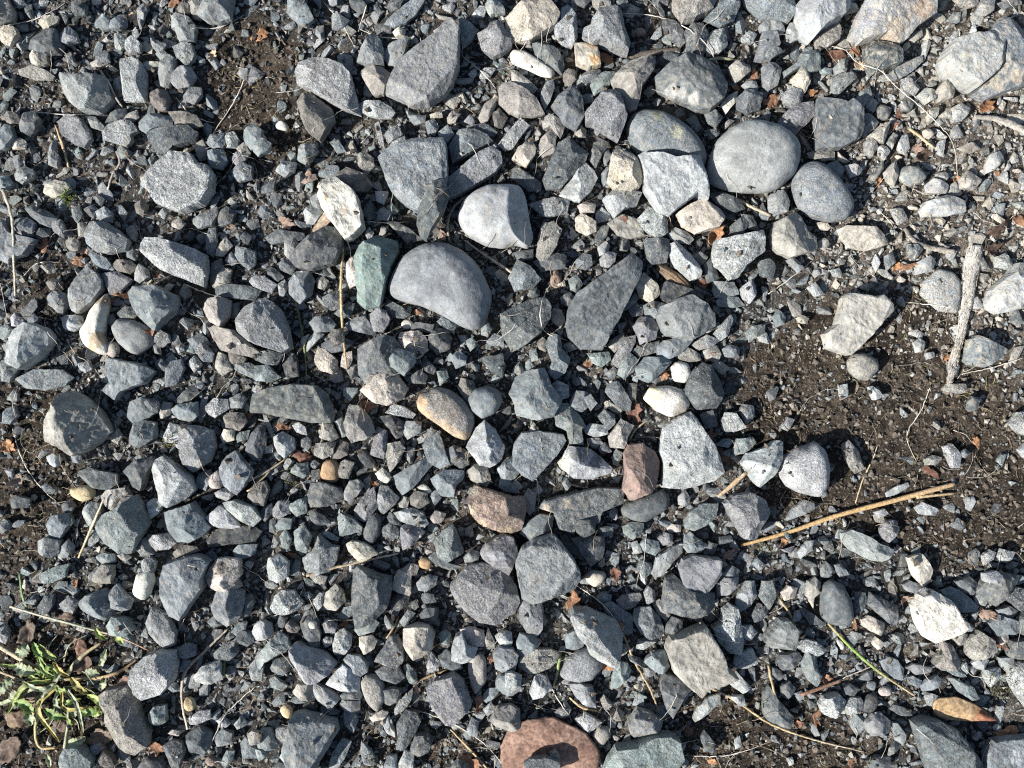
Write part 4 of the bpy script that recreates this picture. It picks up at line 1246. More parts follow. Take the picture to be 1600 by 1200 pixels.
PATCH = {   # stains and patches with a shape of their own: x, y, radius, colour
    'the spotted blue cobble': [(1023, 186, 12, (.3, .3, .2)), (1053, 216, 12, (.36, .36, .26)), (1023, 186, 5, (.15, .16, .14))],
    'the orange-brown oblong': [(655, 634, 18, (.44, .3, .17)), (690, 675, 22, (.38, .27, .17)), (670, 655, 16, (.4, .28, .17)), (720, 686, 16, (.4, .3, .18)), (700, 635, 26, (.2, .18, .16))],
    'the horn-shaped stone': [(160, 530, 13, (.34, .25, .15)), (165, 470, 10, (.3, .24, .16)), (150, 545, 8, (.4, .3, .18))],
    'the white quartz chunk': [(516, 316, 6, (.5, .4, .28)), (545, 335, 9, (.52, .46, .38)), (530, 303, 6, (.48, .42, .35))],
    'the mottled rust slab': [(1400, 20, 26, (.2, .19, .19)), (1430, 25, 18, (.33, .23, .16)), (1385, 55, 18, (.42, .34, .25)), (1345, 40, 22, (.26, .27, .3))],
    'the red-brown stone': [(752, 820, 13, (.4, .32, .22)), (738, 790, 11, (.38, .31, .22)), (790, 826, 12, (.42, .33, .22)), (742, 765, 10, (.36, .31, .24))],
    'the yellow-white quartz': [(1020, 615, 12, (.62, .54, .32)), (1060, 640, 14, (.25, .24, .2)), (1015, 640, 9, (.5, .42, .22))],
    'the black-and-white stone': [(905, 705, 16, (.1, .11, .12)), (930, 720, 12, (.09, .1, .11)), (880, 725, 12, (.6, .57, .48))],
    'the dark slate shard': [(597, 1042, 8, (.45, .36, .25)), (610, 1047, 6, (.4, .33, .24))],
    'the dark rounded stone': [(1047, 147, 11, (.3, .3, .29)), (1080, 161, 9, (.34, .34, .32)), (1102, 133, 5, (.3, .28, .28)), (1062, 152, 8, (.3, .3, .29))],
    'the mottled blue-grey stone': [(1545, 110, 14, (.33, .3, .25)), (1570, 130, 12, (.3, .26, .2)), (1540, 140, 12, (.36, .33, .25))],
    'the mottled corner stone': [(1550, 1165, 16, (.1, .11, .13)), (1580, 1175, 14, (.3, .32, .34)), (1570, 1195, 10, (.09, .1, .11))],
    'the sunken mottled stone': [(852, 792, 9, (.36, .31, .24)), (885, 783, 9, (.3, .27, .22))],
    'the knobbly cream stone': [(978, 258, 8, (.2, .19, .18)), (963, 282, 10, (.48, .41, .29)), (985, 270, 7, (.4, .35, .27))],
    'the orange-tan lump': [(925, 75, 10, (.42, .27, .12)), (928, 100, 9, (.45, .28, .12))],
    'the brownish pink stone': [(345, 885, 16, (.17, .14, .12)), (350, 900, 14, (.45, .39, .35))],
}

def stone_geo(s, idx, fine=2.5):
    r_ = np.random.default_rng(1000 + idx)
    p = s.poly - s.c
    q = np.roll(p, -1, 0); el = np.linalg.norm(q - p, axis=1)
    bnd = np.concatenate([p[i] + (q[i] - p[i]) * (np.arange(max(1, int(round(el[i] / fine)))) / max(1, int(round(el[i] / fine))))[:, None] for i in range(len(p))])
    n = len(bnd)
    if n < 14:
        bnd = np.concatenate([np.stack([bnd[i], (bnd[i] + bnd[(i + 1) % n]) / 2]) for i in range(n)]); n = len(bnd)
    k, it = {'r': (max(1, n // 55), 2), 'a': (1, 0), 's': (1, 0)}[s.typ]
    if n < 26 and s.typ != 'r': it = 0
    pre = np.hypot(bnd[:, 0], bnd[:, 1]).mean()
    for _ in range(it):
        bnd = np.mean([np.roll(bnd, j, 0) for j in range(-k, k + 1)], 0)
    if s.typ == 'r': bnd = bnd * pre / np.hypot(bnd[:, 0], bnd[:, 1]).mean()
    rad = np.hypot(bnd[:, 0], bnd[:, 1]) + 1e-6
    am = (.9, .3) if s.typ == 'r' else (1.0, 1.0)
    jit = am[0] * fbm(np.stack([bnd[:, 0] / 13, bnd[:, 1] / 13, 0 * rad + idx], -1), idx, 2) + am[1] * fbm(np.stack([bnd[:, 0] / 4, bnd[:, 1] / 4, 0 * rad + idx], -1), idx + 1, 2)
    r = rad + np.clip(jit, -.12 * rad, .12 * rad) + .6
    d = bnd / rad[:, None]
    R = r.mean()
    H = {'r': .42, 'a': .58, 's': .27}[s.typ] * s.w * s.hs
    H = min(H, 34 * max(1, s.hs)) * r_.uniform(.9, 1.12)
    H = max(H, 3.0)
    m = int(np.clip(R / fine, 5, 34))
    u = np.linspace(0, 1, m + 1)[1:]
    tr = 1 - u ** 1.15
    if s.typ != 'r': tr = np.concatenate([[.992, .975], .955 * (1 - np.linspace(0, 1, m))])
    pw, ex = {'r': (3.3 if s.short else 3.8, .52), 'a': (24, .35), 's': (36, .3)}[s.typ]
    T = np.concatenate([[1.0], tr])
    X = d[None, :, 0] * r[None, :] * T[:, None]
    Y = d[None, :, 1] * r[None, :] * T[:, None]
    Z = np.repeat((H * (1 - T ** pw) ** ex)[:, None], n, 1)
    ptn = np.stack([X / R, Y / R, 0 * X + idx * 3.7], -1)
    lowf = fbm(ptn * 1.3, idx, 2)
    # facets: given ones first, then a few of the stone's own
    fac = [(a_, f_, s_, 0) for a_, f_, s_ in s.fac]
    nr = {'a': 6 - min(3, len(fac)), 's': 3, 'r': 2 if s.short else 4}[s.typ]
    a0 = r_.uniform(0, 360)
    bigw = s.w > 58
    for q_ in range(nr):
        if s.typ == 's': fac.append((a0 + q_ * 120 + r_.uniform(-40, 40), r_.uniform(.55, .88), r_.uniform(.4, 1.1), 1))
        elif s.typ == 'a':
            lo, hi = (.25, .75) if bigw else (-.1, .6)
            fac.append((a0 + q_ * 360 / nr + r_.uniform(-28, 28), r_.uniform(lo, hi), r_.choice([.3, .5, .8, 1.2, 1.6]) * r_.uniform(.8, 1.2), 1))
        else: fac.append((a0 + q_ * 360 / nr + r_.uniform(-40, 40), r_.uniform(.4, .8) if s.short else r_.uniform(.0, .6), r_.uniform(.25, .7), 1))
    top = H * {'r': 1.0, 'a': .9, 's': .92}[s.typ]
    ta = r_.uniform(0, 2 * math.pi); ts = {'r': .02, 'a': r_.uniform(.05, .3), 's': .06}[s.typ]
    Z = np.minimum(Z, top + ts * (X * math.cos(ta) + Y * math.sin(ta)) + .06 * H * lowf)
    for a_, f_, s_, own in fac:
        c_, s2 = math.cos(math.radians(a_)), -math.sin(math.radians(a_))    # photo y runs down
        dd = X * c_ + Y * s2
        sup = (d[:, 0] * r * c_ + d[:, 1] * r * s2).max()
        f0 = {'r': .0, 'a': .3, 's': .5}[s.typ] if own else .12
        s_ = min(s_, (1 - f0) * top / max(1e-3, (1 - f_) * sup))
        pl = top - s_ * (dd - f_ * sup) + .05 * H * fbm(ptn * 2.5 + a_, idx + 5, 2)
        if s.typ == 'r':
            kk = (.14 if own else .05) * H
            h = np.clip(.5 + .5 * (pl - Z) / kk, 0, 1)
            Z = np.minimum(pl * (1 - h) + Z * h - kk * h * (1 - h), Z)
        else:
            Z = np.minimum(Z, pl)
    fl_ = {'r': .06, 'a': .12, 's': .14}[s.typ]
    Z = np.maximum(Z, H * fl_ * ((1 - T ** 16) ** .5)[:, None])
    rough = {'r': .03, 'a': .05, 's': .065}[s.typ]
    amp = min(R, 40)
    nz = fbm(np.stack([X / 11, Y / 11, Z / 11 + idx], -1), idx + 2, 3)
    nz2 = fbm(np.stack([X / 4, Y / 4, Z / 4 + idx], -1), idx + 3, 2)
    Z = Z + (rough * amp * nz + (.25 if s.typ == 'r' else .7) * nz2) * (1 - T[:, None] ** 20)
    # underside
    TB = np.array([.95, .82, .55]); ZB = np.array([-.22, -.5, -.68]) * H
    XB = d[None, :, 0] * r[None, :] * TB[:, None]; YB = d[None, :, 1] * r[None, :] * TB[:, None]
    ZBm = np.repeat(ZB[:, None], n, 1)
    X = np.concatenate([XB[::-1], X[:-1]]); Y = np.concatenate([YB[::-1], Y[:-1]]); Zs = np.concatenate([ZBm[::-1], Z[:-1]])
    rows = X.shape[0]
    v = np.stack([X, -Y, Zs], -1).reshape(-1, 3)
    v = np.concatenate([v, [[0, 0, Z[-1].mean()], [0, 0, -.7 * H]]])
    ct, cb = len(v) - 2, len(v) - 1
    j = np.arange(n); j2 = (j + 1) % n
    fs = []
    for q in range(rows - 1):
        a_, b_, c_, d_ = q * n + j, q * n + j2, (q + 1) * n + j2, (q + 1) * n + j
        fs += [np.stack([a_, c_, b_], -1), np.stack([a_, d_, c_], -1)]
    q = (rows - 1) * n
    fs += [np.stack([q + j, np.full(n, ct), q + j2], -1), np.stack([j2, np.full(n, cb), j], -1)]
    f = np.concatenate(fs)
    # colour
    base = np.array(PAL[s.code]) * r_.uniform(.86, 1.16) * (1 + r_.uniform(-.022, .022, 3))
    sec = np.array(PAL[SEC[s.code]])
    g = v * [1, -1, 1] / max(14, R * .6) + idx * 1.7
    kx = sstep(.1, .4, fbm(g * 1.8, idx + 8, 4)) * (.14 if s.typ == 'r' or s.code in 'dkb' else .3)
    col = base + (sec - base) * kx[:, None]
    for (px, py, pr, pc) in PATCH.get(s.short, []):
        dx = v[:, 0] + s.c[0] - px; dy = -v[:, 1] + s.c[1] - py
        q = np.hypot(dx, dy) + pr * .45 * fbm(np.stack([dx / 7, dy / 7, 0 * dx], -1), idx, 2)
        w = sstep(pr * 1.05, pr * .7, q) * .85
        col = col + (np.array(pc) - col) * w[:, None]
    dusty = sstep(1230, 1400, s.c[0]) * sstep(680, 500, s.c[1])
    spk = SPECK[s.code] * r_.choice([.05, .2, .5, .8, 1.0]) * (.8 if s.typ == 'r' else 1)
    strk = r_.choice([0, .1, .25, .5, .8]) if s.typ != 'r' else r_.choice([0, 0, .2])
    par = np.array([min(1, spk), strk, min(1, .12 + r_.uniform(0, .25) + .55 * dusty), r_.uniform(0, 1)])
    s.H = H; s.r = r; s.d = d
    return v, f, col, par

def settle(s, v):
    """height of the stone's widest line above ground, from what lies below it"""
    x0, x1 = int(s.poly[:, 0].min()), int(s.poly[:, 0].max()) + 1
    y0, y1 = int(s.poly[:, 1].min()), int(s.poly[:, 1].max()) + 1
    gx, gy = np.meshgrid(np.arange(x0, x1 + 1), np.arange(y0, y1 + 1))
    inside = in_poly(gx.astype(float), gy.astype(float), s.poly)
    gx, gy = gx[inside], gy[inside]
    okk = (gx > -MG) & (gx < 1600 + MG - 1) & (gy > -MG) & (gy < 1200 + MG - 1)
    gx, gy = gx[okk], gy[okk]
    o = OCC[gy + MG, gx + MG]
    z0 = .26 * s.H
    if o.mean() > .28:
        z0 = max(z0, np.percentile(HM[gy + MG, gx + MG][o], 40) + .3 * s.H)
    # write into the raster (dome approximation)
    dd = np.hypot(gx - s.c[0], gy - s.c[1])
    an = np.arctan2(gy - s.c[1], gx - s.c[0]) % (2 * math.pi)
    ba = np.arctan2(s.d[:, 1], s.d[:, 0]) % (2 * math.pi); bo = np.argsort(ba); ba, br = ba[bo], s.r[bo]
    rr = np.interp(an, np.concatenate([[ba[-1] - 2 * math.pi], ba, [ba[0] + 2 * math.pi]]), np.concatenate([[br[-1]], br, [br[0]]]))
    t = np.clip(dd / rr, 0, 1)
    z = z0 + .85 * s.H * (1 - t ** 3) ** .6
    cur = HM[gy + MG, gx + MG]
    HM[gy + MG, gx + MG] = np.maximum(cur, z)
    OCC[gy + MG, gx + MG] = True
    return z0

things = []          # (kind, x, y, radius, descriptor, object) for the labels
gv, gf, gc, gp, gs = [], [], [], [], []
gcount = 0
def to_gravel(v, f, col, par, smooth=True):
    global gcount
    gv.append(v); gf.append(f + gcount); gc.append(np.broadcast_to(col, v.shape)); gp.append(np.broadcast_to(par, (len(v), 4)))
    gs.append(np.full(len(f), smooth))
    gcount += len(v)

NIND = 310
visible = [s for s in stones if s.poly[:, 0].max() > 4 and s.poly[:, 0].min() < 1596 and s.poly[:, 1].max() > 4 and s.poly[:, 1].min() < 1196]
def shown(s):
    p = np.clip(s.poly, [0, 0], [1600, 1200]); x, y = p[:, 0], p[:, 1]
    return abs((x * np.roll(y, -1) - np.roll(x, -1) * y).sum() / 2)
order = sorted(visible, key=lambda s: -shown(s) - (1e5 if s.label else 0))
single = set(id(s) for s in order[:NIND])
for idx, s in enumerate(stones):
    big = id(s) in single
    v, f, col, par = stone_geo(s, idx, 2.4 if big else 3.0)
    z0 = settle(s, v); s.z0 = z0
    k = (HC - z0) / HC
    v = v * [k * S, k * S, S]
    loc = P(s.c[0], s.c[1], z0)
    if big:
        me = fast_mesh('stone', v, f, col, par, s.typ == 'r')
        o = obj('stone', me, M_STONE, loc=loc)
        s.obj = o
        things.append(s)
    else:
        to_gravel(v + loc, f, col, par, s.typ == 'r')

# ------------------------------------------------------------------ loose pebbles between the traced stones: nobody could count them
def proto(sub, seed, cuts, round_):
    bm = bmesh.new(); bmesh.ops.create_icosphere(bm, subdivisions=sub, radius=1)
    v = np.array([q.co[:] for q in bm.verts]); f = np.array([[w.index for w in t.verts] for t in bm.faces]); bm.free()
    r_ = np.random.default_rng(seed)
    for _ in range(cuts):
        n = r_.normal(size=3); n /= np.linalg.norm(n); h = r_.uniform(.35, .75)
        d = v @ n; v = v - np.maximum(d - h, 0)[:, None] * n
    v = v * (1 + .12 * fbm(v * 1.7 + seed, seed, 2))[:, None]
    v = v / np.abs(v[:, :2]).max(0).mean()
    return v, f
def hull(npts, seed):
    """a broken chip: convex hull of a few points"""
    r_ = np.random.default_rng(seed); bm = bmesh.new()
    for _ in range(npts):
        q = r_.normal(size=3); q /= np.linalg.norm(q); q *= r_.uniform(.72, 1.1); bm.verts.new(q)
    bmesh.ops.convex_hull(bm, input=bm.verts[:])
    bmesh.ops.delete(bm, geom=[w for w in bm.verts if not w.link_faces], context='VERTS')
    bmesh.ops.triangulate(bm, faces=bm.faces[:])
    bm.verts.index_update()
    v = np.array([q.co[:] for q in bm.verts]); f = np.array([[w.index for w in t.verts] for t in bm.faces]); bm.free()
    return v / np.abs(v[:, :2]).max(0).mean(), f
def worn_hull(npts, seed):
    """a chip with slightly worn edges and an uneven skin"""
    v, f = hull(npts, seed); bm = bmesh.new()
    vs3 = [bm.verts.new(q) for q in v]
    for t in f: bm.faces.new([vs3[i] for i in t])
    bmesh.ops.subdivide_edges(bm, edges=bm.edges[:], cuts=2, use_grid_fill=True)
    bmesh.ops.triangulate(bm, faces=bm.faces[:])
    for _ in range(1): bmesh.ops.smooth_vert(bm, verts=bm.verts[:], factor=.1, use_axis_x=True, use_axis_y=True, use_axis_z=True)
    bm.verts.index_update()
    v = np.array([q.co[:] for q in bm.verts]); f = np.array([[w.index for w in t.verts] for t in bm.faces]); bm.free()
    v = v * (1 + .03 * fbm(v * 4 + seed, seed, 2))[:, None]
    return v / np.abs(v[:, :2]).max(0).mean(), f
PR = {3: [(worn_hull(10 + i % 3, 50 + i), False) for i in range(22)] + [(proto(3, 70 + i, 6, 0), True) for i in range(1)],
      2: [(worn_hull(9 + i % 3, 90 + i), False) for i in range(20)] + [(proto(2, 110 + i, 5, 0), True) for i in range(1)],
      1: [(hull(8 + i % 3, 130 + i), False) for i in range(24)]}
CODES = list('bgdlntkpbgdbgdnltbgdbgbgdnlglbnbgdnlbgcbgdm')
def quick_occ(x, y, r):
    a = np.arange(10) * 2 * math.pi / 10
    px = np.append(x + .85 * r * np.cos(a), x); py = np.append(y + .85 * r * np.sin(a), y)
    xi = np.clip((px + MG).astype(int), 0, HM.shape[1] - 1); yi = np.clip((py + MG).astype(int), 0, HM.shape[0] - 1)
    o = OCC[yi, xi]
    return o[:-1].sum(), o[-1], HM[yi, xi]
def stamp(x, y, r, z, h):
    x0, x1, y0, y1 = int(x - r), int(x + r) + 1, int(y - r), int(y + r) + 1
    xs, ys = np.meshgrid(np.arange(max(x0, -MG), min(x1, 1600 + MG - 1)), np.arange(max(y0, -MG), min(y1, 1200 + MG - 1)))
    if not xs.size: return
    q = (xs - x) ** 2 + (ys - y) ** 2
    m = q < r * r
    xs, ys, q = xs[m], ys[m], q[m]
    HM[ys + MG, xs + MG] = np.maximum(HM[ys + MG, xs + MG], z + h * np.sqrt(1 - q / (r * r)))
    OCC[ys + MG, xs + MG] = True
def pebble(x, y, r, sub, zb, col, par, flat=.62):
    (v, f), sm = random.choice(PR[sub])
    a = random.uniform(0, 6.283); ca, sa = math.cos(a), math.sin(a)
    el = random.uniform(.42, 1.0)
    w = v * [r * 1.08, r * el, r * flat * random.uniform(.5, 1.2)]
    w = np.stack([w[:, 0] * ca - w[:, 1] * sa, w[:, 0] * sa + w[:, 1] * ca, w[:, 2]], -1)
    z = zb + r * flat * .45
    w = w * S + P(x, y, z)
    to_gravel(w, f, col, par, sm)
def den(x, y): return float(dens_at(min(1740, max(-150, x + random.gauss(0, 17))), min(1340, max(-150, y + random.gauss(0, 17)))))
flatmark = []
for r0, r1, tries, lim, sub in ((13, 17, 1200, 2, 3), (9, 13, 5000, 3, 3), (6.5, 9, 10000, 3, 2), (4.6, 6.5, 20000, 4, 1), (2.6, 4.6, 52000, 6, 1)):
    xs = rng.uniform(-MG + 20, 1600 + MG - 20, tries); ys = rng.uniform(-MG + 20, 1200 + MG - 20, tries); rs = rng.uniform(r0, r1, tries)
    for x, y, r in zip(xs, ys, rs):
        n_, c_, hh = quick_occ(x, y, r)
        if c_ or n_ > lim: continue
        if random.random() > den(x, y) * (1 if r0 < 9 else .9): continue
        base = float(np.median(hh)) if n_ == 0 else float(np.percentile(hh, 30))
        zb = min(base, 9) + random.uniform(-.5, .3) * r
        code = random.choice(CODES)
        dusty = (x > 1260 + random.gauss(0, 50) and y < 600 + random.gauss(0, 50))
        if dusty and random.random() < .6: code = random.choice('ltlc')
        c = np.array(PAL[code]) * random.uniform(.75, 1.2)
        par = np.array([SPECK[code] * .7, random.choice([0, 0, .3]), .6 if dusty else random.uniform(.05, .4), random.random()])
        pebble(x, y, r, sub, zb, c, par)
        stamp(x, y, r * .85, zb, r * .8)
GV, GF, GC, GP = np.concatenate(gv), np.concatenate(gf), np.concatenate(gc), np.concatenate(gp)
me = fast_mesh('gravel', GV, GF, GC, GP, np.concatenate(gs))
tag(obj('gravel', me, M_STONE), 'small grey and tan pebbles filling the gaps between the larger stones', 'gravel', kind='stuff')

# grit and soil crumbs
def crumbs(name, count, rlo, rhi, colf, keep, label, cat, sub=1):
    xs = rng.uniform(-100, 1700, count); ys = rng.uniform(-100, 1300, count)
    hz = hm_at(xs, ys)
    oc = OCC[(ys + MG).astype(int), (xs + MG).astype(int)]
    kp = rng.random(count) < keep(xs, ys, oc, hz)
    xs, ys, hz = xs[kp], ys[kp], hz[kp]; n = len(xs)
    rs = rlo + (rhi - rlo) * rng.random(n) ** (2.2 if name == 'grit' else 4)
    a = rng.uniform(0, 6.283, n); el = rng.uniform(.6, 1, n); ez = rng.uniform(.5, .85, n)
    C3 = np.empty((n, 3)); P4 = np.empty((n, 4))
    for i in range(n): C3[i], P4[i] = colf(xs[i], ys[i])
    wh = rng.integers(0, 10, n); cnt = 0; vs_, fs_, cs_, ps_ = [], [], [], []
    ctr = P(xs, ys, hz + rs * .3)
    for q in range(10):
        v, f = hull(9, 300 + q); m = wh == q; k = m.sum()
        if not k: continue
        R_ = rs[m][:, None]; w0 = v[None, :, 0] * R_; w1 = v[None, :, 1] * R_ * el[m][:, None]; w2 = v[None, :, 2] * R_ * ez[m][:, None]
        ca, sa = np.cos(a[m])[:, None], np.sin(a[m])[:, None]
        w = np.stack([w0 * ca - w1 * sa, w0 * sa + w1 * ca, w2], -1) * S + ctr[m][:, None, :]
        vs_.append(w.reshape(-1, 3)); fs_.append((f[None] + (np.arange(k) * len(v))[:, None, None]).reshape(-1, 3) + cnt); cnt += k * len(v)
        cs_.append(np.repeat(C3[m], len(v), 0)); ps_.append(np.repeat(P4[m], len(v), 0))
    me = fast_mesh(name, np.concatenate(vs_), np.concatenate(fs_), np.concatenate(cs_), np.concatenate(ps_), False)
    tag(obj(name, me, M_STONE), label, cat, kind='stuff')
def grit_col(x, y):
    code = random.choice('bgdlntpmtgbgbgdnl')
    if dens_at(x, y) < .2: code = random.choice('mdmmd')
    elif x > 1260 and y < 640 and random.random() < .5: code = random.choice('tlc')
    return np.array(PAL[code]) * random.uniform(.6, 1.15), np.array([.3, 0, .2, random.random()])
crumbs('grit', 42000, 1.2, 4.4, grit_col, lambda x, y, o, h: np.where(o, .025, np.where(dens_at(x, y) < .2, .12, .85)), 'fine grit scattered in the gaps and over the bare soil', 'grit')
def clod_col(x, y):
    cl = float(vnoise(np.array([x / 34., y / 34., 2.0]), 61))
    dusty = .75 if (x > 1230 and y < 560) else .05 + .2 * (cl > .35)
    if random.random() < dusty: c = np.array([.29, .27, .235]) * random.uniform(.5, 1.1)
    else: c = np.array([.076, .061, .046]) * random.uniform(.45, 1.4) * (1 + .55 * cl)
    return c, np.array([.1, 0, .3, random.random()])
crumbs('soil_crumbs', 80000, .9, 6.0, clod_col, lambda x, y, o, h: np.where(o, .03, np.where(dens_at(np.clip(x + rng.normal(size=len(x)) * 15, -150, 1740), np.clip(y + rng.normal(size=len(x)) * 15, -150, 1340)) < .7, .95, .3)), 'crumbs of dark and pale dry soil on the bare ground', 'soil')

# ------------------------------------------------------------------ stems, twigs, fibres: swept tubes
def spline(pts, n):
    pts = np.asarray(pts, float)
    t = np.append(0, np.cumsum(np.linalg.norm(np.diff(pts, axis=0), axis=1)))
    if len(pts) < 3:
        q = np.linspace(0, t[-1], n); return np.stack([np.interp(q, t, pts[:, k]) for k in range(2)], -1)
    m = np.gradient(pts, t, axis=0)
    q = np.linspace(0, t[-1], n); i = np.clip(np.searchsorted(t, q) - 1, 0, len(t) - 2)
    h = (t[i + 1] - t[i])[:, None]; u = ((q - t[i]) / (t[i + 1] - t[i]))[:, None]
    return (2 * u**3 - 3 * u**2 + 1) * pts[i] + (u**3 - 2 * u**2 + u) * h * m[i] + (-2 * u**3 + 3 * u**2) * pts[i + 1] + (u**3 - u**2) * h * m[i + 1]

def lay(path, r, stiff, sink=2.0):
    z = hm_at(path[:, 0], path[:, 1]) + r
    if stiff:
        s = np.linspace(0, 1, len(z))
        a, b = np.percentile(z[:max(2, len(z) // 4)], 70), np.percentile(z[-max(2, len(z) // 4):], 70)
        line = a + (b - a) * s
        return line + max(0, np.percentile(z - line, 88) - sink)
    w = max(1, len(z) // 14)
    mx = np.max([np.roll(np.pad(z, w, 'edge'), j)[w:-w] for j in range(-w, w + 1)], 0)
    for _ in range(3):
        mx = np.convolve(np.pad(mx, w, 'edge'), np.ones(2 * w + 1) / (2 * w + 1), 'same')[w:-w]
    return mx

def tube(path, z, rad, sides, colf, rough=0.0, flat=1.0, seed=0, grain=.45, rip=1.5):
    n = len(path)
    tang = np.gradient(path, axis=0); tang /= np.linalg.norm(tang, axis=1)[:, None] + 1e-9
    nor = np.stack([-tang[:, 1], tang[:, 0]], -1)
    a = np.linspace(0, 2 * math.pi, sides, endpoint=False)
    R = np.broadcast_to(rad, (n,))[:, None] * np.ones((1, sides))
    if rough:
        g = np.stack([np.repeat(np.arange(n)[:, None] * grain, sides, 1), np.cos(a)[None] * rip + 0 * R, np.sin(a)[None] * rip + 0 * R], -1)
        R = R * (1 + rough * fbm(g, seed, 3))
    X = path[:, 0:1] + nor[:, 0:1] * np.cos(a) * R
    Y = path[:, 1:2] + nor[:, 1:2] * np.cos(a) * R
    Z = z[:, None] + np.sin(a) * R * flat
    v = P(X.ravel(), Y.ravel(), Z.ravel())
    v = np.concatenate([v, P(path[[0, -1], 0], path[[0, -1], 1], z[[0, -1]])])
    j = np.arange(sides); j2 = (j + 1) % sides; fs = []
    for q in range(n - 1):
        A, B, D, E = q * sides + j, q * sides + j2, (q + 1) * sides + j2, (q + 1) * sides + j
        fs += [np.stack([A, B, D], -1), np.stack([A, D, E], -1)]
    L_ = n * sides
    fs += [np.stack([j2, j, np.full(sides, L_)], -1), np.stack([(n - 1) * sides + j, (n - 1) * sides + j2, np.full(sides, L_ + 1)], -1)]
    u = np.concatenate([np.repeat(np.linspace(0, 1, n), sides), [0, 1]])
    return v, np.concatenate(fs), colf(u)

TAN, STRAW, PALE, BROWN, GREENC, REDB, GREYB = (.36, .265, .155), (.47, .36, .2), (.48, .42, .32), (.17, .115, .07), (.1, .16, .05), (.24, .13, .085), (.26, .225, .19)
def grad(*cs):
    cs = np.array(cs, float)
    return lambda u: np.stack([np.interp(u, np.linspace(0, 1, len(cs)), cs[:, k]) for k in range(3)], -1) if len(cs) > 1 else np.broadcast_to(cs[0], (len(u), 3))

def local(v):
    c = np.array([v[:, 0].mean(), v[:, 1].mean(), v[:, 2].min()]); return v - c, c

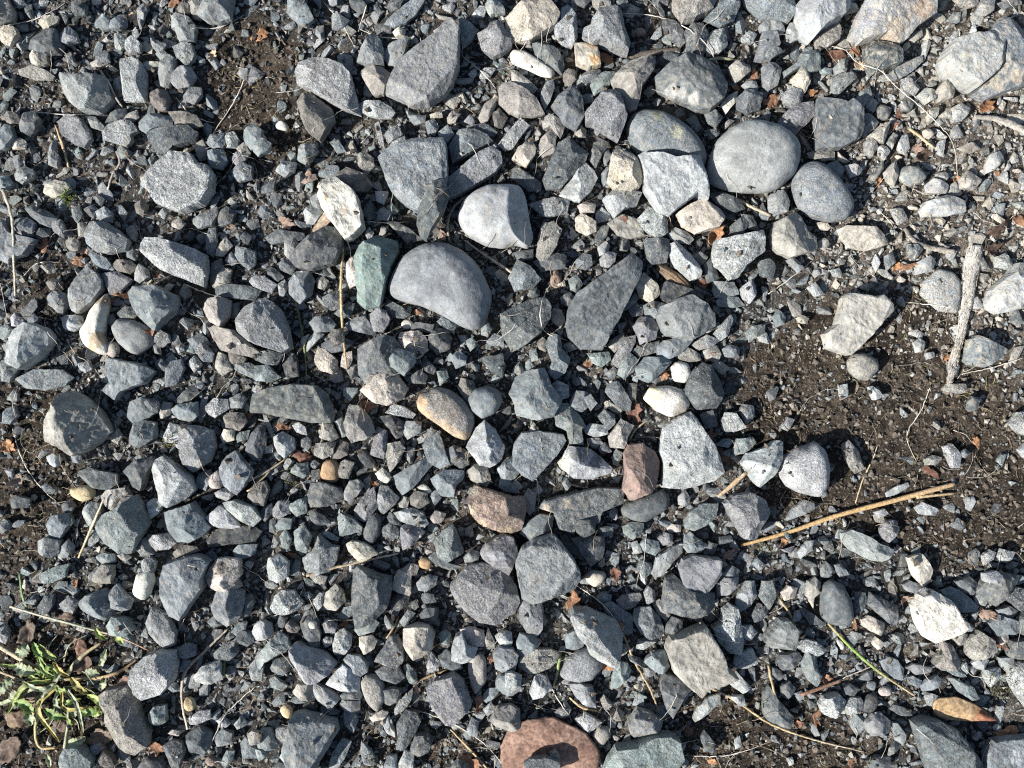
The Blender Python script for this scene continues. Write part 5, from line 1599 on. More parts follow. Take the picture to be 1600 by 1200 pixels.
STEMS = [
 ('dry_twig', 'fuzzy grey-tan dead twig lying upright near the right edge', [(1524, 383), (1515, 430), (1508, 480), (1502, 520), (1490, 570), (1483, 600)], [9, 13.5, 12.5, 9, 6.5, 5.5, 7, 4], ((.46, .44, .4), (.43, .41, .37), (.3, .285, .26)), 1, 'twig', .5),
 ('dry_straw', 'upright tan straw left of the green stone', [(536, 386), (533, 440), (535, 510), (542, 577)], [2.6, 3.3, 3.2, 2], (TAN, STRAW, (.4, .27, .14)), 1, 'straw', .15),
 ('green_grass', 'thin green grass stem right of the chipped ridge stone', [(462, 470), (472, 520), (477, 560), (479, 598)], [1.6, 2.4, 2.2, 1.3], ((.13, .16, .07), (.16, .2, .08), (.12, .13, .07)), 1, 'grass', .1),
 ('green_grass', 'green grass blade fading to tan, right of the smooth dark egg', [(1294, 974), (1330, 1012), (1365, 1043), (1430, 1088)], [2.4, 3.6, 3.2, 1.3], ((.4, .3, .14), (.2, .34, .08), (.3, .3, .14), (.5, .36, .22)), 1, 'grass', .1),
 ('twig', 'short red-brown twig above the whitish gritty lump', [(1252, 1086), (1285, 1074), (1315, 1063)], [4.2, 4.4, 3.8], (REDB, (.3, .19, .13)), 1, 'twig', .2),
 ('twig', 'short broken tan twig touching the pale pinkish-grey stone', [(1122, 776), (1145, 757), (1167, 738)], [3, 5.5, 4.5], (TAN, (.4, .3, .2)), 1, 'twig', .2),
 ('bark_scrap', 'dark curled scrap of bark below the ridged pale wedge', [(1028, 415), (1050, 430), (1076, 452)], [5, 8, 5], ((.1, .07, .05), (.2, .14, .09), (.09, .065, .05)), 1, 'bark', 1.0),
 ('wood_splinter', 'brown wood splinter stuck under the white quartz chunk', [(487, 368), (498, 355), (516, 333)], [4, 7.5, 8], ((.2, .155, .11), (.25, .195, .14)), 1, 'wood', .5),
 ('dead_weed', 'pale dry stem across the flat slab at the left edge', [(4, 296), (17, 335), (21, 400), (24, 462)], [4.5, 3.6, 3, 2.4], ((.36, .31, .24), PALE), 1, 'stem', .2),
 ('dry_straw', 'short straw stalk left of the flat purplish stone', [(86, 195), (97, 225), (107, 260)], [1.6, 3.2, 2.6], (TAN, STRAW), 1, 'straw', .15),
 ('dead_weed', 'thin brown stem between the cracked stone and the pale upright block', [(157, 110), (175, 140), (182, 155), (192, 167)], [2, 3.2, 2.6, 2], (PALE, GREYB), 1, 'stem', .25),
 ('rootlet', 'bent brown rootlet left of the broad pale olive-grey stone', [(181, 236), (187, 252), (175, 275), (168, 297)], [2, 3, 3, 2], (GREYB, PALE), 0, 'root', .3),
 ('dry_straw', 'slanting straw stalk left of the kite-shaped grey stone', [(163, 777), (145, 820), (122, 872)], [2.2, 3.2, 2], (PALE, STRAW), 1, 'straw', .15),
 ('dry_straw', 'upper stalk of the dry straw pair right of the streaky angular stone', [(388, 752), (418, 736), (448, 716)], [2.6, 2.6, 1.5], (PALE, TAN), 1, 'straw', .15),
 ('dry_straw', 'lower stalk of the dry straw pair right of the streaky angular stone', [(386, 768), (412, 745), (432, 722)], [2.2, 3.2, 2], (STRAW, PALE), 1, 'straw', .15),
 ('dry_straw', 'slanting pale straw across the foot of the lilac pointed stone', [(478, 900), (540, 883), (622, 865)], [2.6, 3.2, 2], (TAN, PALE), 1, 'straw', .15),
 ('dry_straw', 'tan straw sloping to the bottom edge left of the brown leaf', [(704, 1140), (735, 1172), (764, 1204)], [1.6, 2.6, 2.4], (STRAW, TAN), 1, 'straw', .15),
 ('dry_straw', 'straw stalk sloping down between the grey lens and the olive-grey kite', [(972, 987), (995, 1040), (1015, 1075), (1030, 1112)], [2.4, 2.8, 2.6, 1.8], ((.36, .27, .15), TAN), 1, 'straw', .15),
 ('dry_straw', 'long thin straw sloping from the large olive-grey kite', [(1099, 1070), (1150, 1095), (1200, 1129), (1270, 1155), (1350, 1175)], [3, 2.6, 2.4, 2, .9], ((.34, .25, .15), STRAW, PALE), 1, 'straw', .15),
 ('dead_weed', 'bent dry stem below the tall dark blue stone', [(357, 982), (320, 1018), (288, 1052), (284, 1090), (293, 1140)], [2, 3, 3.6, 3, 2.4], (PALE, GREYB, PALE), 0, 'stem', .3),
 ('dead_weed', 'curved dry stem hugging the granite cobble', [(702, 378), (700, 345), (714, 318), (740, 301)], [2.4, 3.2, 3, 2], (GREYB, PALE), 0, 'stem', .25),
 ('dry_straw', 'grey straw sloping from the granite cobble towards the tan elongated stone', [(726, 376), (760, 400), (802, 427)], [2, 3.2, 3.2], (GREYB, PALE), 1, 'straw', .15),
 ('green_grass', 'short green stem stub right of the grooved grey stone', [(351, 1030), (349, 1058)], [3.4, 3.6], ((.1, .13, .05), (.16, .17, .08)), 1, 'grass', .15),
 ('green_grass', 'green grass stem standing above the weed near the left edge', [(31, 896), (35, 930), (43, 953)], [3.4, 3, 3.2], ((.12, .19, .07), (.15, .2, .09)), 1, 'grass', .15),
 ('dry_straw', 'tan-green straw left of the smooth dark egg', [(1209, 903), (1211, 925), (1232, 955), (1250, 998)], [2.4, 2.8, 3, 1.6], (TAN, (.3, .27, .15)), 1, 'straw', .15),
 ('dry_straw', 'short yellow straw right of the pale boot-shaped stone', [(1201, 1040), (1205, 1062), (1213, 1092)], [3, 3.2, 2.4], (STRAW, TAN), 1, 'straw', .15),
 ('stick', 'short pale stick right of the square dark slab', [(1421, 201), (1440, 215), (1460, 231)], [3.2, 3.6, 3], (STRAW, (.5, .36, .22)), 1, 'stick', .15),
 ('rootlet', 'pale dusty root running to the right edge below the dusty pale stone', [(1522, 182), (1560, 187), (1605, 206)], [3, 5.5, 6], ((.3, .28, .25), (.4, .37, .32)), 1, 'root', .8),
 ('rootlet', 'dusty crumb-covered root right of the dusty tan slab', [(1413, 357), (1428, 376), (1458, 388), (1492, 393)], [2.5, 4, 4, 3], ((.26, .235, .2), (.38, .34, .28)), 0, 'root', .9),
 ('dry_bud', 'pale slim bud stalk right of the dark rounded stone', [(1098, 96), (1120, 91), (1146, 92)], [2.5, 4.4, 3], ((.33, .34, .2), (.38, .36, .24)), 1, 'bud', .2),
 ('twig', 'dark flat twig above the dark rounded stone', [(983, 89), (1010, 83), (1040, 80), (1063, 77)], [3, 5, 5, 3], ((.1, .085, .07), (.13, .11, .09)), 1, 'twig', .35),
 ('dry_straw', 'tan straw below the large round cobble', [(1127, 299), (1160, 316), (1204, 337)], [2, 3.6, 3.2], (STRAW, PALE), 1, 'straw', .15),
 ('green_grass', 'thin pale stalk standing above the long straw on the soil', [(1337, 786), (1348, 750), (1366, 712), (1372, 694)], [1.4, 1.8, 1.6, 1], (STRAW, PALE), 1, 'straw', .15),
 ('dry_straw', 'curled tan straw above the round taupe pebble', [(890, 1090), (905, 1103), (938, 1113)], [2, 3.2, 2], (STRAW, TAN), 0, 'straw', .15),
 ('green_grass', 'green and tan grass blade left of the grey lens stone', [(876, 1018), (872, 1045), (865, 1073)], [3, 3.8, 2], ((.16, .3, .08), (.42, .36, .2)), 1, 'grass', .15),
 ('twig', 'thin forked tan twig left of the big granite wedge', [(1014, 655), (1002, 664), (990, 675), (984, 689)], [1.6, 2.2, 2, 1.8], (TAN, PALE), 0, 'twig', .2),
 ('twig', 'thin brown twig across the top of the mauve block', [(650, 1066), (675, 1055), (702, 1046)], [2.6, 2.6, 1.8], ((.25, .17, .1), TAN), 1, 'twig', .2),
 ('twig', 'thin brown twig leaning on the dark slate shard', [(604, 998), (614, 982), (623, 963)], [2, 2.6, 1.4], (TAN, (.3, .2, .12)), 1, 'twig', .2),
]
for k, (nm, lab, pts, rad, cols, stiff, cat, rough) in enumerate(STEMS):
    ln = np.linalg.norm(np.diff(np.array(pts, float), axis=0), axis=1).sum()
    n = int(max(10, ln / 3.2)) if rough > .4 else int(max(8, ln / 6))
    path = spline(pts, n)
    r = np.interp(np.linspace(0, 1, n), np.linspace(0, 1, len(rad)), rad)
    z = lay(path, r, stiff)
    fl = .32 if nm in ('dry_twig', 'wood_splinter', 'bark_scrap') else .8
    if nm == 'dry_twig': z = z - 5
    if nm == 'wood_splinter': z = z - 8
    path = path + .25 * rng.normal(size=path.shape) * (rough > .12)
    r = .68 * r * (1 + .05 * rng.normal(size=n)) if rough <= .3 else r
    tw = nm in ('dry_twig', 'wood_splinter', 'bark_scrap')
    v, f, c = tube(path, z, r, 28 if tw else (16 if max(rad) > 5 else 9), grad(*cols), rough, fl, k, .07 if tw else .45, 4.0 if tw else 1.5)
    if tw:
        aa = np.tile(np.linspace(0, 2 * math.pi, 28, endpoint=False), n); ii = np.repeat(np.arange(n), 28)
        gr = fbm(np.stack([ii * .06, np.cos(aa) * 5, np.sin(aa) * 5], -1), k + 3, 3)
        c = c.copy(); c[:-2] *= (1 + .55 * gr)[:, None]
    c = c * (1 + .35 * fbm(np.column_stack([v[:, 0] / S / 14, v[:, 1] / S / 14, 0 * v[:, 0]]), k, 3))[:, None]
    v, o_ = local(v)
    me = fast_mesh(nm, v, f, c)
    o = obj(nm, me, M_WOOL if nm in ('dry_twig', 'rootlet') else M_STEM, loc=o_)
    tag(o, lab, cat, 'dry stems, straws and twigs on the stones', 'thing')
    if nm == 'dry_twig':
        fv, ff, fc = [], [], []; cn = 0
        for q in range(260):
            i = random.randrange(n); a = random.uniform(0, math.pi)
            tang = path[min(i + 1, n - 1)] - path[max(i - 1, 0)]; tang /= np.linalg.norm(tang); no = np.array([-tang[1], tang[0]])
            b0 = path[i] + no * math.cos(a) * r[i] * .95; zz0 = z[i] + math.sin(a) * r[i] * .72
            ln_ = random.uniform(2, 6.5); e = no * math.cos(a) * .22 + tang * random.choice([-1, 1])
            b1 = b0 + e * ln_; zz1 = zz0 + math.sin(a) * ln_ * .5 + .6
            v3, f3, c3 = tube(np.array([b0, (b0 + b1) / 2 + rng.normal(size=2) * .6, b1]), np.array([zz0, (zz0 + zz1) / 2 + .5, zz1]), np.array([.5, .42, .2]), 3, grad((.5, .44, .34)))
            fv.append(v3 - o_); ff.append(f3 + cn); fc.append(c3); cn += len(v3)
        tag(obj('fuzz', fast_mesh('fuzz', np.concatenate(fv), np.concatenate(ff), np.concatenate(fc)), M_FIBRE, o), kind='stuff')

# the long straw with its side stalk
path = spline([(1158, 852), (1230, 832), (1300, 808), (1400, 781), (1492, 756)], 60)
r = np.interp(np.linspace(0, 1, 60), [0, .1, .5, .9, 1], [2.2, 3.0, 3.8, 4.1, 3.2]); z = lay(path, r, 1)
v, f, c = tube(path, z, r, 12, grad((.46, .3, .14), (.52, .35, .17), (.5, .34, .17), (.42, .3, .18)), .08)
root = bpy.data.objects.new('long_straw', None); C.objects.link(root)
tag(root, 'long thick orange-tan straw with a side stalk lying on dark soil', 'dry_straw', 'dry stems, straws and twigs on the stones')
ori = np.array([v[:, 0].mean(), v[:, 1].mean(), v[:, 2].min()]); root.location = ori
obj('stalk', fast_mesh('stalk', v - ori, f, c), M_STEM, root)
p2 = spline([(1432, 777), (1460, 774), (1491, 771)], 14)
v, f, c = tube(p2, np.linspace(z[48], z[58] - 2, 14), np.linspace(2.6, 1.8, 14), 8, grad(STRAW, TAN), .1)
obj('side_stalk', fast_mesh('side_stalk', v - ori, f, c), M_STEM, root)

THREADS = [
 [(12, 40), (60, 28), (105, 3)], [(300, 44), (340, 43), (385, 22)], [(390, 105), (365, 160), (342, 195), (325, 220)], [(275, 152), (300, 180), (335, 193)],
 [(507, 5), (535, 38), (552, 70)], [(573, 8), (566, 30), (560, 50)], [(562, 45), (590, 57), (635, 59)], [(722, 87), (755, 115), (775, 138)],
 [(972, 21), (1012, 23), (1062, 38), (1100, 65), (1130, 118)],
 [(1297, 72), (1320, 78), (1340, 98), (1375, 110), (1400, 135), (1430, 160), (1452, 180), (1487, 220), (1497, 280)],
 [(57, 175), (100, 179), (145, 180)], [(1415, 472), (1470, 478), (1532, 487)], [(1502, 585), (1550, 574), (1600, 559)], [(822, 675), (822, 720), (840, 755), (841, 800)],
 [(642, 1107), (700, 1127), (762, 1167), (790, 1200)], [(900, 914), (937, 940), (972, 980)], [(850, 1045), (870, 1090), (895, 1127)],
 [(400, 1072), (350, 1120), (327, 1170)], [(1317, 1060), (1340, 1050), (1367, 1040)], [(1455, 600), (1440, 640), (1417, 682), (1432, 722)],
 [(37, 430), (57, 412), (95, 410)], [(290, 445), (335, 462), (375, 467), (400, 465)], [(870, 435), (850, 462), (851, 517), (887, 532)],
 [(570, 346), (605, 348), (640, 347)], [(20, 670), (32, 712), (67, 765), (92, 787)], [(1200, 460), (1235, 435), (1270, 407)],
 [(1067, 1180), (1130, 1181), (1180, 1168), (1200, 1160)], [(540, 372), (547, 390), (548, 410)],
]
class Thing: pass
others = []
def auto(o, x, y, noun, desc, group, cat, rad=6):
    t = Thing(); t.obj = o; t.c = np.array([x, y]); t.noun = noun; t.desc = desc; t.group = group; t.cat = cat; t.label = None; t.rad = rad
    others.append(t)
for k, pts in enumerate(THREADS):
    ln = np.linalg.norm(np.diff(np.array(pts, float), axis=0), axis=1).sum()
    n = int(max(14, ln / 5)); path = spline(pts, n) + rng.normal(size=(n, 2)) * .35
    r = np.full(n, .85) * np.interp(np.linspace(0, 1, n), [0, .5, 1], [.7, 1.1, .5])
    v, f, c = tube(path, lay(path, 1.2, 0), r, 5, grad((.55, .5, .42), (.66, .62, .54), (.52, .45, .36)))
    v, o_ = local(v)
    o = obj('fibre', fast_mesh('fibre', v, f, c), M_FIBRE, loc=o_)
    mid = path[n // 2]
    auto(o, mid[0], mid[1], 'thread', 'long pale' if ln > 110 else 'short pale', 'fine pale plant threads over the stones', 'thread')

def fibre_mass(name, count, lo, hi, rad, cols, where, curl, label, lift=1.5):
    fv, ff, fc = [], [], []; cn = 0
    for q in range(count):
        x, y = where()
        a = random.uniform(0, 6.283); ln = random.uniform(lo, hi); n = max(5, int(ln / 6))
        da = np.cumsum(rng.normal(size=n) * curl) + random.uniform(-.05, .05) * np.arange(n)
        st = ln / n
        path = np.stack([x + np.cumsum(np.cos(a + da) * st), y + np.cumsum(np.sin(a + da) * st)], -1)
        z = lay(path, .8, 0) + random.uniform(0, lift)
        v, f, c = tube(path, z, np.linspace(rad, rad * .5, n), 3, grad(tuple(np.array(random.choice(cols)) * random.uniform(.8, 1.1))))
        fv.append(v); ff.append(f + cn); fc.append(c); cn += len(v)
    tag(obj(name, fast_mesh(name, np.concatenate(fv), np.concatenate(ff), np.concatenate(fc)), M_FIBRE), label, 'fibres', kind='stuff')
anyw = lambda: (random.uniform(-40, 1640), random.uniform(-40, 1240))
fibre_mass('loose_fibres', 320, 20, 100, .5, [(.55, .5, .42), (.6, .56, .5), (.42, .34, .24)], anyw, .24, 'countless hair-thin pale fibres strewn over the gravel')
def soilw():
    while True:
        x, y = random.uniform(-20, 1620), random.uniform(-20, 1220)
        if DENS[int(y + MG), int(x + MG)] < .4 or random.random() < .05: return x, y
fibre_mass('rootlets', 520, 10, 34, .65, [(.3, .24, .15), (.22, .16, .1), (.42, .36, .25), (.26, .24, .12)], soilw, .5, 'tangled tan rootlets over the bare soil', 2.5)

# ------------------------------------------------------------------ dry leaf scraps
def leaf_mesh(size, elong, seed, col, curl=.35, jag=.28):
    r_ = np.random.default_rng(seed); n = 30; rings = 5
    a = np.linspace(0, 2 * math.pi, n, endpoint=False)
    rad = np.maximum(.35, 1 + jag * fbm(np.stack([np.cos(a) * 2.6, np.sin(a) * 2.6, 0 * a + seed], -1), seed, 3) + jag * .2 * r_.normal(size=n))
    T = np.linspace(1, 0, rings + 1)[:-1]
    X = np.outer(T, np.cos(a) * rad); Y = np.outer(T, np.sin(a) * rad) / elong
    v = np.stack([X, Y], -1).reshape(-1, 2); v = np.concatenate([v, [[0, 0]]])
    ca = r_.uniform(0, 6.28); q = v @ np.array([math.cos(ca), math.sin(ca)])
    z = curl * q * q * r_.choice([1, 1, -.6]) + .16 * fbm(np.stack([v[:, 0] * 2.5, v[:, 1] * 2.5, 0 * q + seed], -1), seed + 1, 3) + .3
    th = r_.uniform(0, 6.28); R2 = np.array([[math.cos(th), -math.sin(th)], [math.sin(th), math.cos(th)]])
    xy = v @ R2.T * size / 2
    top = np.column_stack([xy, z * size / 2]); bot = top - [0, 0, .9]
    j = np.arange(n); j2 = (j + 1) % n; fs = []
    for k in range(rings - 1):
        A, B, D, E = k * n + j, k * n + j2, (k + 1) * n + j2, (k + 1) * n + j
        fs += [np.stack([A, B, D], -1), np.stack([A, D, E], -1)]
    ctr = rings * n
    fs.append(np.stack([(rings - 1) * n + j, (rings - 1) * n + j2, np.full(n, ctr)], -1))
    f = np.concatenate(fs); m = len(v)
    side = np.concatenate([np.stack([j2, j, m + j], -1), np.stack([j2, m + j, m + j2], -1)])
    f = np.concatenate([f, f[:, ::-1] + m, side])
    vv = np.concatenate([top, bot])
    k = .5 + .5 * fbm(np.column_stack([vv[:, :2] / 6, 0 * vv[:, 0] + seed]), seed, 3)
    c = np.array(col) * (.6 + .75 * k)[:, None]
    return vv, f, c
OR, OB, RB, PK, DB, CR = (.44, .235, .12), (.31, .17, .1), (.19, .1, .07), (.34, .245, .19), (.09, .062, .046), (.52, .39, .26)
LEAF_WORD = {OR: 'orange', OB: 'orange-brown', RB: 'red-brown', PK: 'pinkish-tan', DB: 'dark brown', CR: 'pale buff'}
LEAVES = [(210, 30, 24, CR), (333, 88, 18, CR), (395, 59, 13, OR), (273, 4, 18, OB), (411, 56, 22, OR), (946, 93, 28, OB), (1178, 118, 22, OB), (1147, 137, 14, OR),
 (1205, 158, 26, OB), (1268, 145, 16, OR), (1303, 88, 36, RB), (1335, 79, 22, OB), (1343, 104, 22, CR), (1405, 181, 22, RB), (1395, 199, 17, RB), (1441, 246, 28, DB),
 (1433, 231, 15, PK), (1537, 168, 34, OR), (1468, 61, 14, PK), (1371, 283, 15, OR), (1495, 282, 16, OR), (1557, 270, 13, OB), (1345, 135, 11, OB), (70, 381, 26, OB),
 (124, 408, 20, OB), (133, 392, 14, PK), (205, 464, 26, OR), (175, 468, 11, OR), (238, 519, 14, OB), (360, 354, 18, PK), (248, 430, 13, OB), (450, 347, 24, PK),
 (690, 366, 18, PK), (652, 488, 13, OB), (867, 432, 40, PK), (1115, 367, 34, OR), (1098, 443, 22, RB), (977, 344, 17, RB), (916, 570, 26, OB), (1037, 588, 22, OB),
 (1112, 560, 18, OR), (1400, 417, 17, OR), (1418, 417, 24, OB), (1475, 559, 16, OR), (1547, 391, 26, DB), (1590, 345, 26, OB), (1560, 357, 40, DB), (27, 753, 26, PK),
 (15, 698, 26, OR), (390, 650, 17, RB), (440, 667, 22, OB), (575, 636, 28, RB), (475, 716, 30, RB), (455, 867, 15, OB), (585, 755, 16, OB), (988, 640, 38, RB),
 (1130, 713, 28, RB), (1109, 678, 24, OB), (1141, 866, 26, PK), (810, 772, 13, RB), (962, 897, 20, RB), (1525, 690, 22, OR), (1450, 736, 30, RB), (1224, 846, 18, OR),
 (540, 974, 14, OB), (650, 1076, 22, PK), (748, 1097, 24, OB), (770, 1026, 18, OB), (735, 1190, 32, OB), (896, 938, 34, OB), (972, 978, 16, OR), (950, 1040, 24, OR),
 (1075, 1140, 18, RB), (1115, 1190, 18, OR), (1275, 1118, 26, OB), (1247, 1131, 14, OB), (1288, 1060, 16, OB), (1293, 1037, 13, RB), (1335, 975, 16, OB), (1538, 958, 24, PK),
 (1570, 1146, 34, OR), (1330, 1190, 16, OB), (1410, 937, 22, PK), (1553, 1000, 24, RB), (245, 1165, 24, OB), (120, 912, 14, OB), (480, 275, 20, PK), (1040, 340, 11, OB)]
for k, (x, y, sz, col) in enumerate(LEAVES):
    el = [1.3, 1.8, 2.4, 1.5][k % 4]
    v, f, c = leaf_mesh(sz * 1.0, el, 500 + k, col, [.5, .8, .65][k % 3], .75)
    z = float(np.percentile(hm_at(x + rng.uniform(-sz / 3, sz / 3, 30), y + rng.uniform(-sz / 3, sz / 3, 30)), 58))
    o = obj('leaf_scrap', fast_mesh('leaf_scrap', v * S, f, c), M_LEAF, loc=P(x, y, z))
    o.rotation_euler = (random.uniform(-.25, .25), random.uniform(-.25, .25), 0)
    auto(o, x, y, 'dry leaf scrap', LEAF_WORD[col], 'dry leaf scraps among the stones', 'leaf', sz / 2)

# brown litter leaves round the weed
LITTER = [(48, 985, 40, (.15, .115, .085)), (105, 965, 30, (.15, .105, .075)), (135, 1035, 34, (.15, .1, .07)), (160, 1150, 44, (.24, .18, .13)), (22, 1165, 50, (.18, .13, .1)), (100, 1130, 38, (.16, .115, .085)), (55, 1075, 36, (.2, .15, .11)), (128, 1010, 34, (.22, .13, .09)), (198, 1065, 30, (.24, .15, .12)), (30, 1120, 44, (.2, .14, .09))]
for k, (x, y, sz, col) in enumerate(LITTER):
    v, f, c = leaf_mesh(sz, 1.6, 900 + k, col, .5, .4)
    z = float(np.percentile(hm_at(x + rng.uniform(-sz / 3, sz / 3, 30), y + rng.uniform(-sz / 3, sz / 3, 30)), 60))
    o = obj('dead_leaf', fast_mesh('dead_leaf', v * S, f, c), M_LEAF, loc=P(x, y, z))
    auto(o, x, y, 'crumpled leaf by the weed', 'brown', 'dead leaves under the weed', 'leaf', sz / 2)

# big brown leaf at the bottom edge, with a stone on it
def outline_leaf(poly, z, col, dome, seed, edge=None):
    poly = np.array(poly, float); ctr = poly.mean(0); n = 90; rings = 16
    p = poly - ctr; q = np.roll(p, -1, 0); el = np.append(0, np.cumsum(np.linalg.norm(q - p, axis=1))); pc = np.concatenate([p, p[:1]])
    u = np.linspace(0, el[-1], n, endpoint=False); bx, by = np.interp(u, el, pc[:, 0]), np.interp(u, el, pc[:, 1])
    for _ in range(2): bx, by = (np.roll(bx, 1) + bx * 2 + np.roll(bx, -1)) / 4, (np.roll(by, 1) + by * 2 + np.roll(by, -1)) / 4
    a = np.arctan2(by, bx); rad = np.hypot(bx, by)
    rad = rad + (2.4 if dome > 7 else .4) * fbm(np.stack([bx / 7, by / 7, 0 * a], -1), seed, 3)
    T = np.linspace(1, 0, rings + 1)[:-1]
    X = np.outer(T, np.cos(a) * rad); Y = np.outer(T, np.sin(a) * rad)
    v = np.column_stack([X.ravel(), Y.ravel()]); v = np.concatenate([v, [[0, 0]]])
    t = np.append(np.repeat(T, n), 0)
    zz = dome * (1 - t ** 2) + .3 * dome * fbm(np.column_stack([v / 18, 0 * t]), seed, 3) + .12 * dome * fbm(np.column_stack([v / 6, 0 * t]), seed + 4, 2) + .28 * dome * t * fbm(np.column_stack([v / 22, 0 * t + 3]), seed + 2, 2)
    top = np.column_stack([v[:, 0], -v[:, 1], zz]); bot = top - [0, 0, 1.4]
    j = np.arange(n); j2 = (j + 1) % n; fs = []
    for k in range(rings - 1):
        A, B, D, E = k * n + j, k * n + j2, (k + 1) * n + j2, (k + 1) * n + j
        fs += [np.stack([A, D, B], -1), np.stack([A, E, D], -1)]
    fs.append(np.stack([(rings - 1) * n + j, np.full(n, rings * n), (rings - 1) * n + j2], -1))
    f = np.concatenate(fs); m = len(v)
    f = np.concatenate([f, f[:, ::-1] + m, np.concatenate([np.stack([j, j2, m + j], -1), np.stack([j2, m + j2, m + j], -1)])])
    vv = np.concatenate([top, bot])
    k = sstep(-.4, .5, fbm(np.column_stack([vv[:, :2] / 16, 0 * vv[:, 0]]), seed + 7, 4))
    k2 = sstep(.2, .6, fbm(np.column_stack([vv[:, :2] / 7, 0 * vv[:, 0]]), seed + 9, 3))
    c = np.array(col[0]) + (np.array(col[1]) - np.array(col[0])) * k[:, None]
    c = c + (np.array(col[2]) - c) * (k2 * (.8 if dome > 7 else .35))[:, None]
    if edge is not None: c = edge(vv + [ctr[0], 0, 0], c, ctr)
    return vv * S, f, c, P(ctr[0], ctr[1], z)
bl = np.array([(-20, 960), (60, 910), (180, 885), (300, 895), (330, 925), (400, 950), (480, 1000), (540, 1080), (552, 1140), (530, 1230), (300, 1330), (100, 1330), (-20, 1260), (-75, 1150), (-60, 1050)]) / 4 + [800, 900]
v, f, c, o_ = outline_leaf(bl, 15, ((.26, .155, .115), (.42, .27, .2), (.13, .085, .062)), 7.5, 77)
tag(obj('brown_leaf', fast_mesh('brown_leaf', v, f, c), M_LEAF, loc=o_), 'large round rusty-brown dead leaf at the bottom edge with a stone on it', 'leaf')
s = Stone(); s.typ = 's'; s.code = 'd'; s.hs = 1.4; s.fac = []; s.short = 'x'; s.label = None
s.poly = np.array([(75, 1160), (120, 1130), (200, 1120), (290, 1150), (310, 1230), (200, 1260), (90, 1230)]) / 4. + [800, 900]; s.c = s.poly.mean(0); s.w = 30; s.len = 55; s.area = 1500
v, f, c, p_ = stone_geo(s, 4001, 2.4)
tag(obj('stone', fast_mesh('stone', v * S, f, c, p_), M_STONE, loc=P(s.c[0], s.c[1], 33)), 'small dark flat stone lying on the large rusty-brown leaf', 'stone', 'stones of the gravel bed')
s2 = Stone(); s2.__dict__.update(s.__dict__); s2.code = 'm'; s2.typ = 'a'; s2.hs = 1
s2.poly = np.array([(235, 1100), (270, 1080), (300, 1130), (290, 1165), (250, 1150)]) / 4. + [800, 900]; s2.c = s2.poly.mean(0); s2.w = 13
v, f, c, p_ = stone_geo(s2, 4002, 2.4)
tag(obj('stone', fast_mesh('stone', v * S, f, c, p_), M_STONE, loc=P(s2.c[0], s2.c[1], 28)), 'tiny brown chip beside the dark flat stone on the rusty-brown leaf', 'stone', 'stones of the gravel bed')

# winged seed
sd = np.array([(1028, 820), (1040, 785), (1065, 765), (1180, 755), (1290, 800), (1400, 870), (1395, 890), (1370, 905), (1240, 908), (1120, 900), (1050, 870)]) / 4 + [1200, 900]
def seed_edge(vv, c, ctr):
    k = sstep(1505, 1545, vv[:, 0]); return c + (np.array([.34, .15, .085]) - c) * k[:, None]
hz_ = float(np.percentile(hm_at(rng.uniform(1462, 1545, 60), rng.uniform(1094, 1122, 60)), 85))
root = bpy.data.objects.new('winged_seed', None); C.objects.link(root)
v, f, c, o_ = outline_leaf(sd, hz_ + 13, ((.48, .33, .18), (.54, .39, .23), (.42, .27, .15)), 4, 55, seed_edge)
root.location = o_
tag(root, 'winged brown seed like a flat teardrop near the bottom right corner', 'seed')
obj('wing', fast_mesh('wing', v, f, c), M_LEAF, root)
v, f, c = tube(spline([(1522, 1112), (1535, 1117), (1550, 1120)], 8), np.full(8, 0.0) + 3, np.array([4, 5, 5.4, 5, 4.4, 3.6, 2.6, 1.6]), 8, grad((.36, .17, .1), (.3, .13, .08)))
v = v - P(0, 0, 0) * 0 - np.array([o_[0], o_[1], 0])
obj('kernel', fast_mesh('kernel', v, f, c), M_LEAF, root)

# ------------------------------------------------------------------ the weed
root = bpy.data.objects.new('weed', None); C.objects.link(root)
wo = P(100, 1065, 0); root.location = wo
tag(root, 'green and yellow weed with crinkled leaves in the bottom left corner', 'weed')
T3 = lambda q: [(x / 4., 900 + y / 4.) for x, y in q]
WSTEM = [([(0, 440), (130, 520), (280, 600), (400, 650)], [7, 6.5, 6, 5], ((.42, .34, .24), (.4, .38, .24))),
 ([(630, 420), (540, 480), (460, 560), (420, 620)], [3.5, 4.5, 6.5, 6], ((.36, .28, .16), (.45, .42, .26))),
 ([(860, 520), (740, 600), (600, 640), (480, 640), (400, 650)], [2, 4, 4.5, 5, 5], ((.26, .16, .09), (.4, .33, .18))),
 ([(60, 190), (300, 260), (560, 330), (740, 380), (930, 465)], [2.8, 3, 3, 2.6, 1.6], ((.45, .4, .3), (.34, .36, .26), (.38, .22, .16))),
 ([(430, 780), (425, 900), (400, 1080), (370, 1180)], [4, 4, 4, 3], ((.24, .3, .18), (.36, .36, .24))),
 ([(250, 840), (220, 960), (250, 1070), (350, 1075)], [5, 4, 4, 3], ((.3, .32, .16), (.42, .3, .14))),
 ([(0, 600), (130, 650), (320, 760)], [3, 3, 2], ((.38, .3, .2), (.3, .22, .15))),
 ([(0, 800), (120, 750), (220, 700), (330, 690)], [5, 6, 5, 4], ((.3, .34, .2), (.42, .42, .28)))]
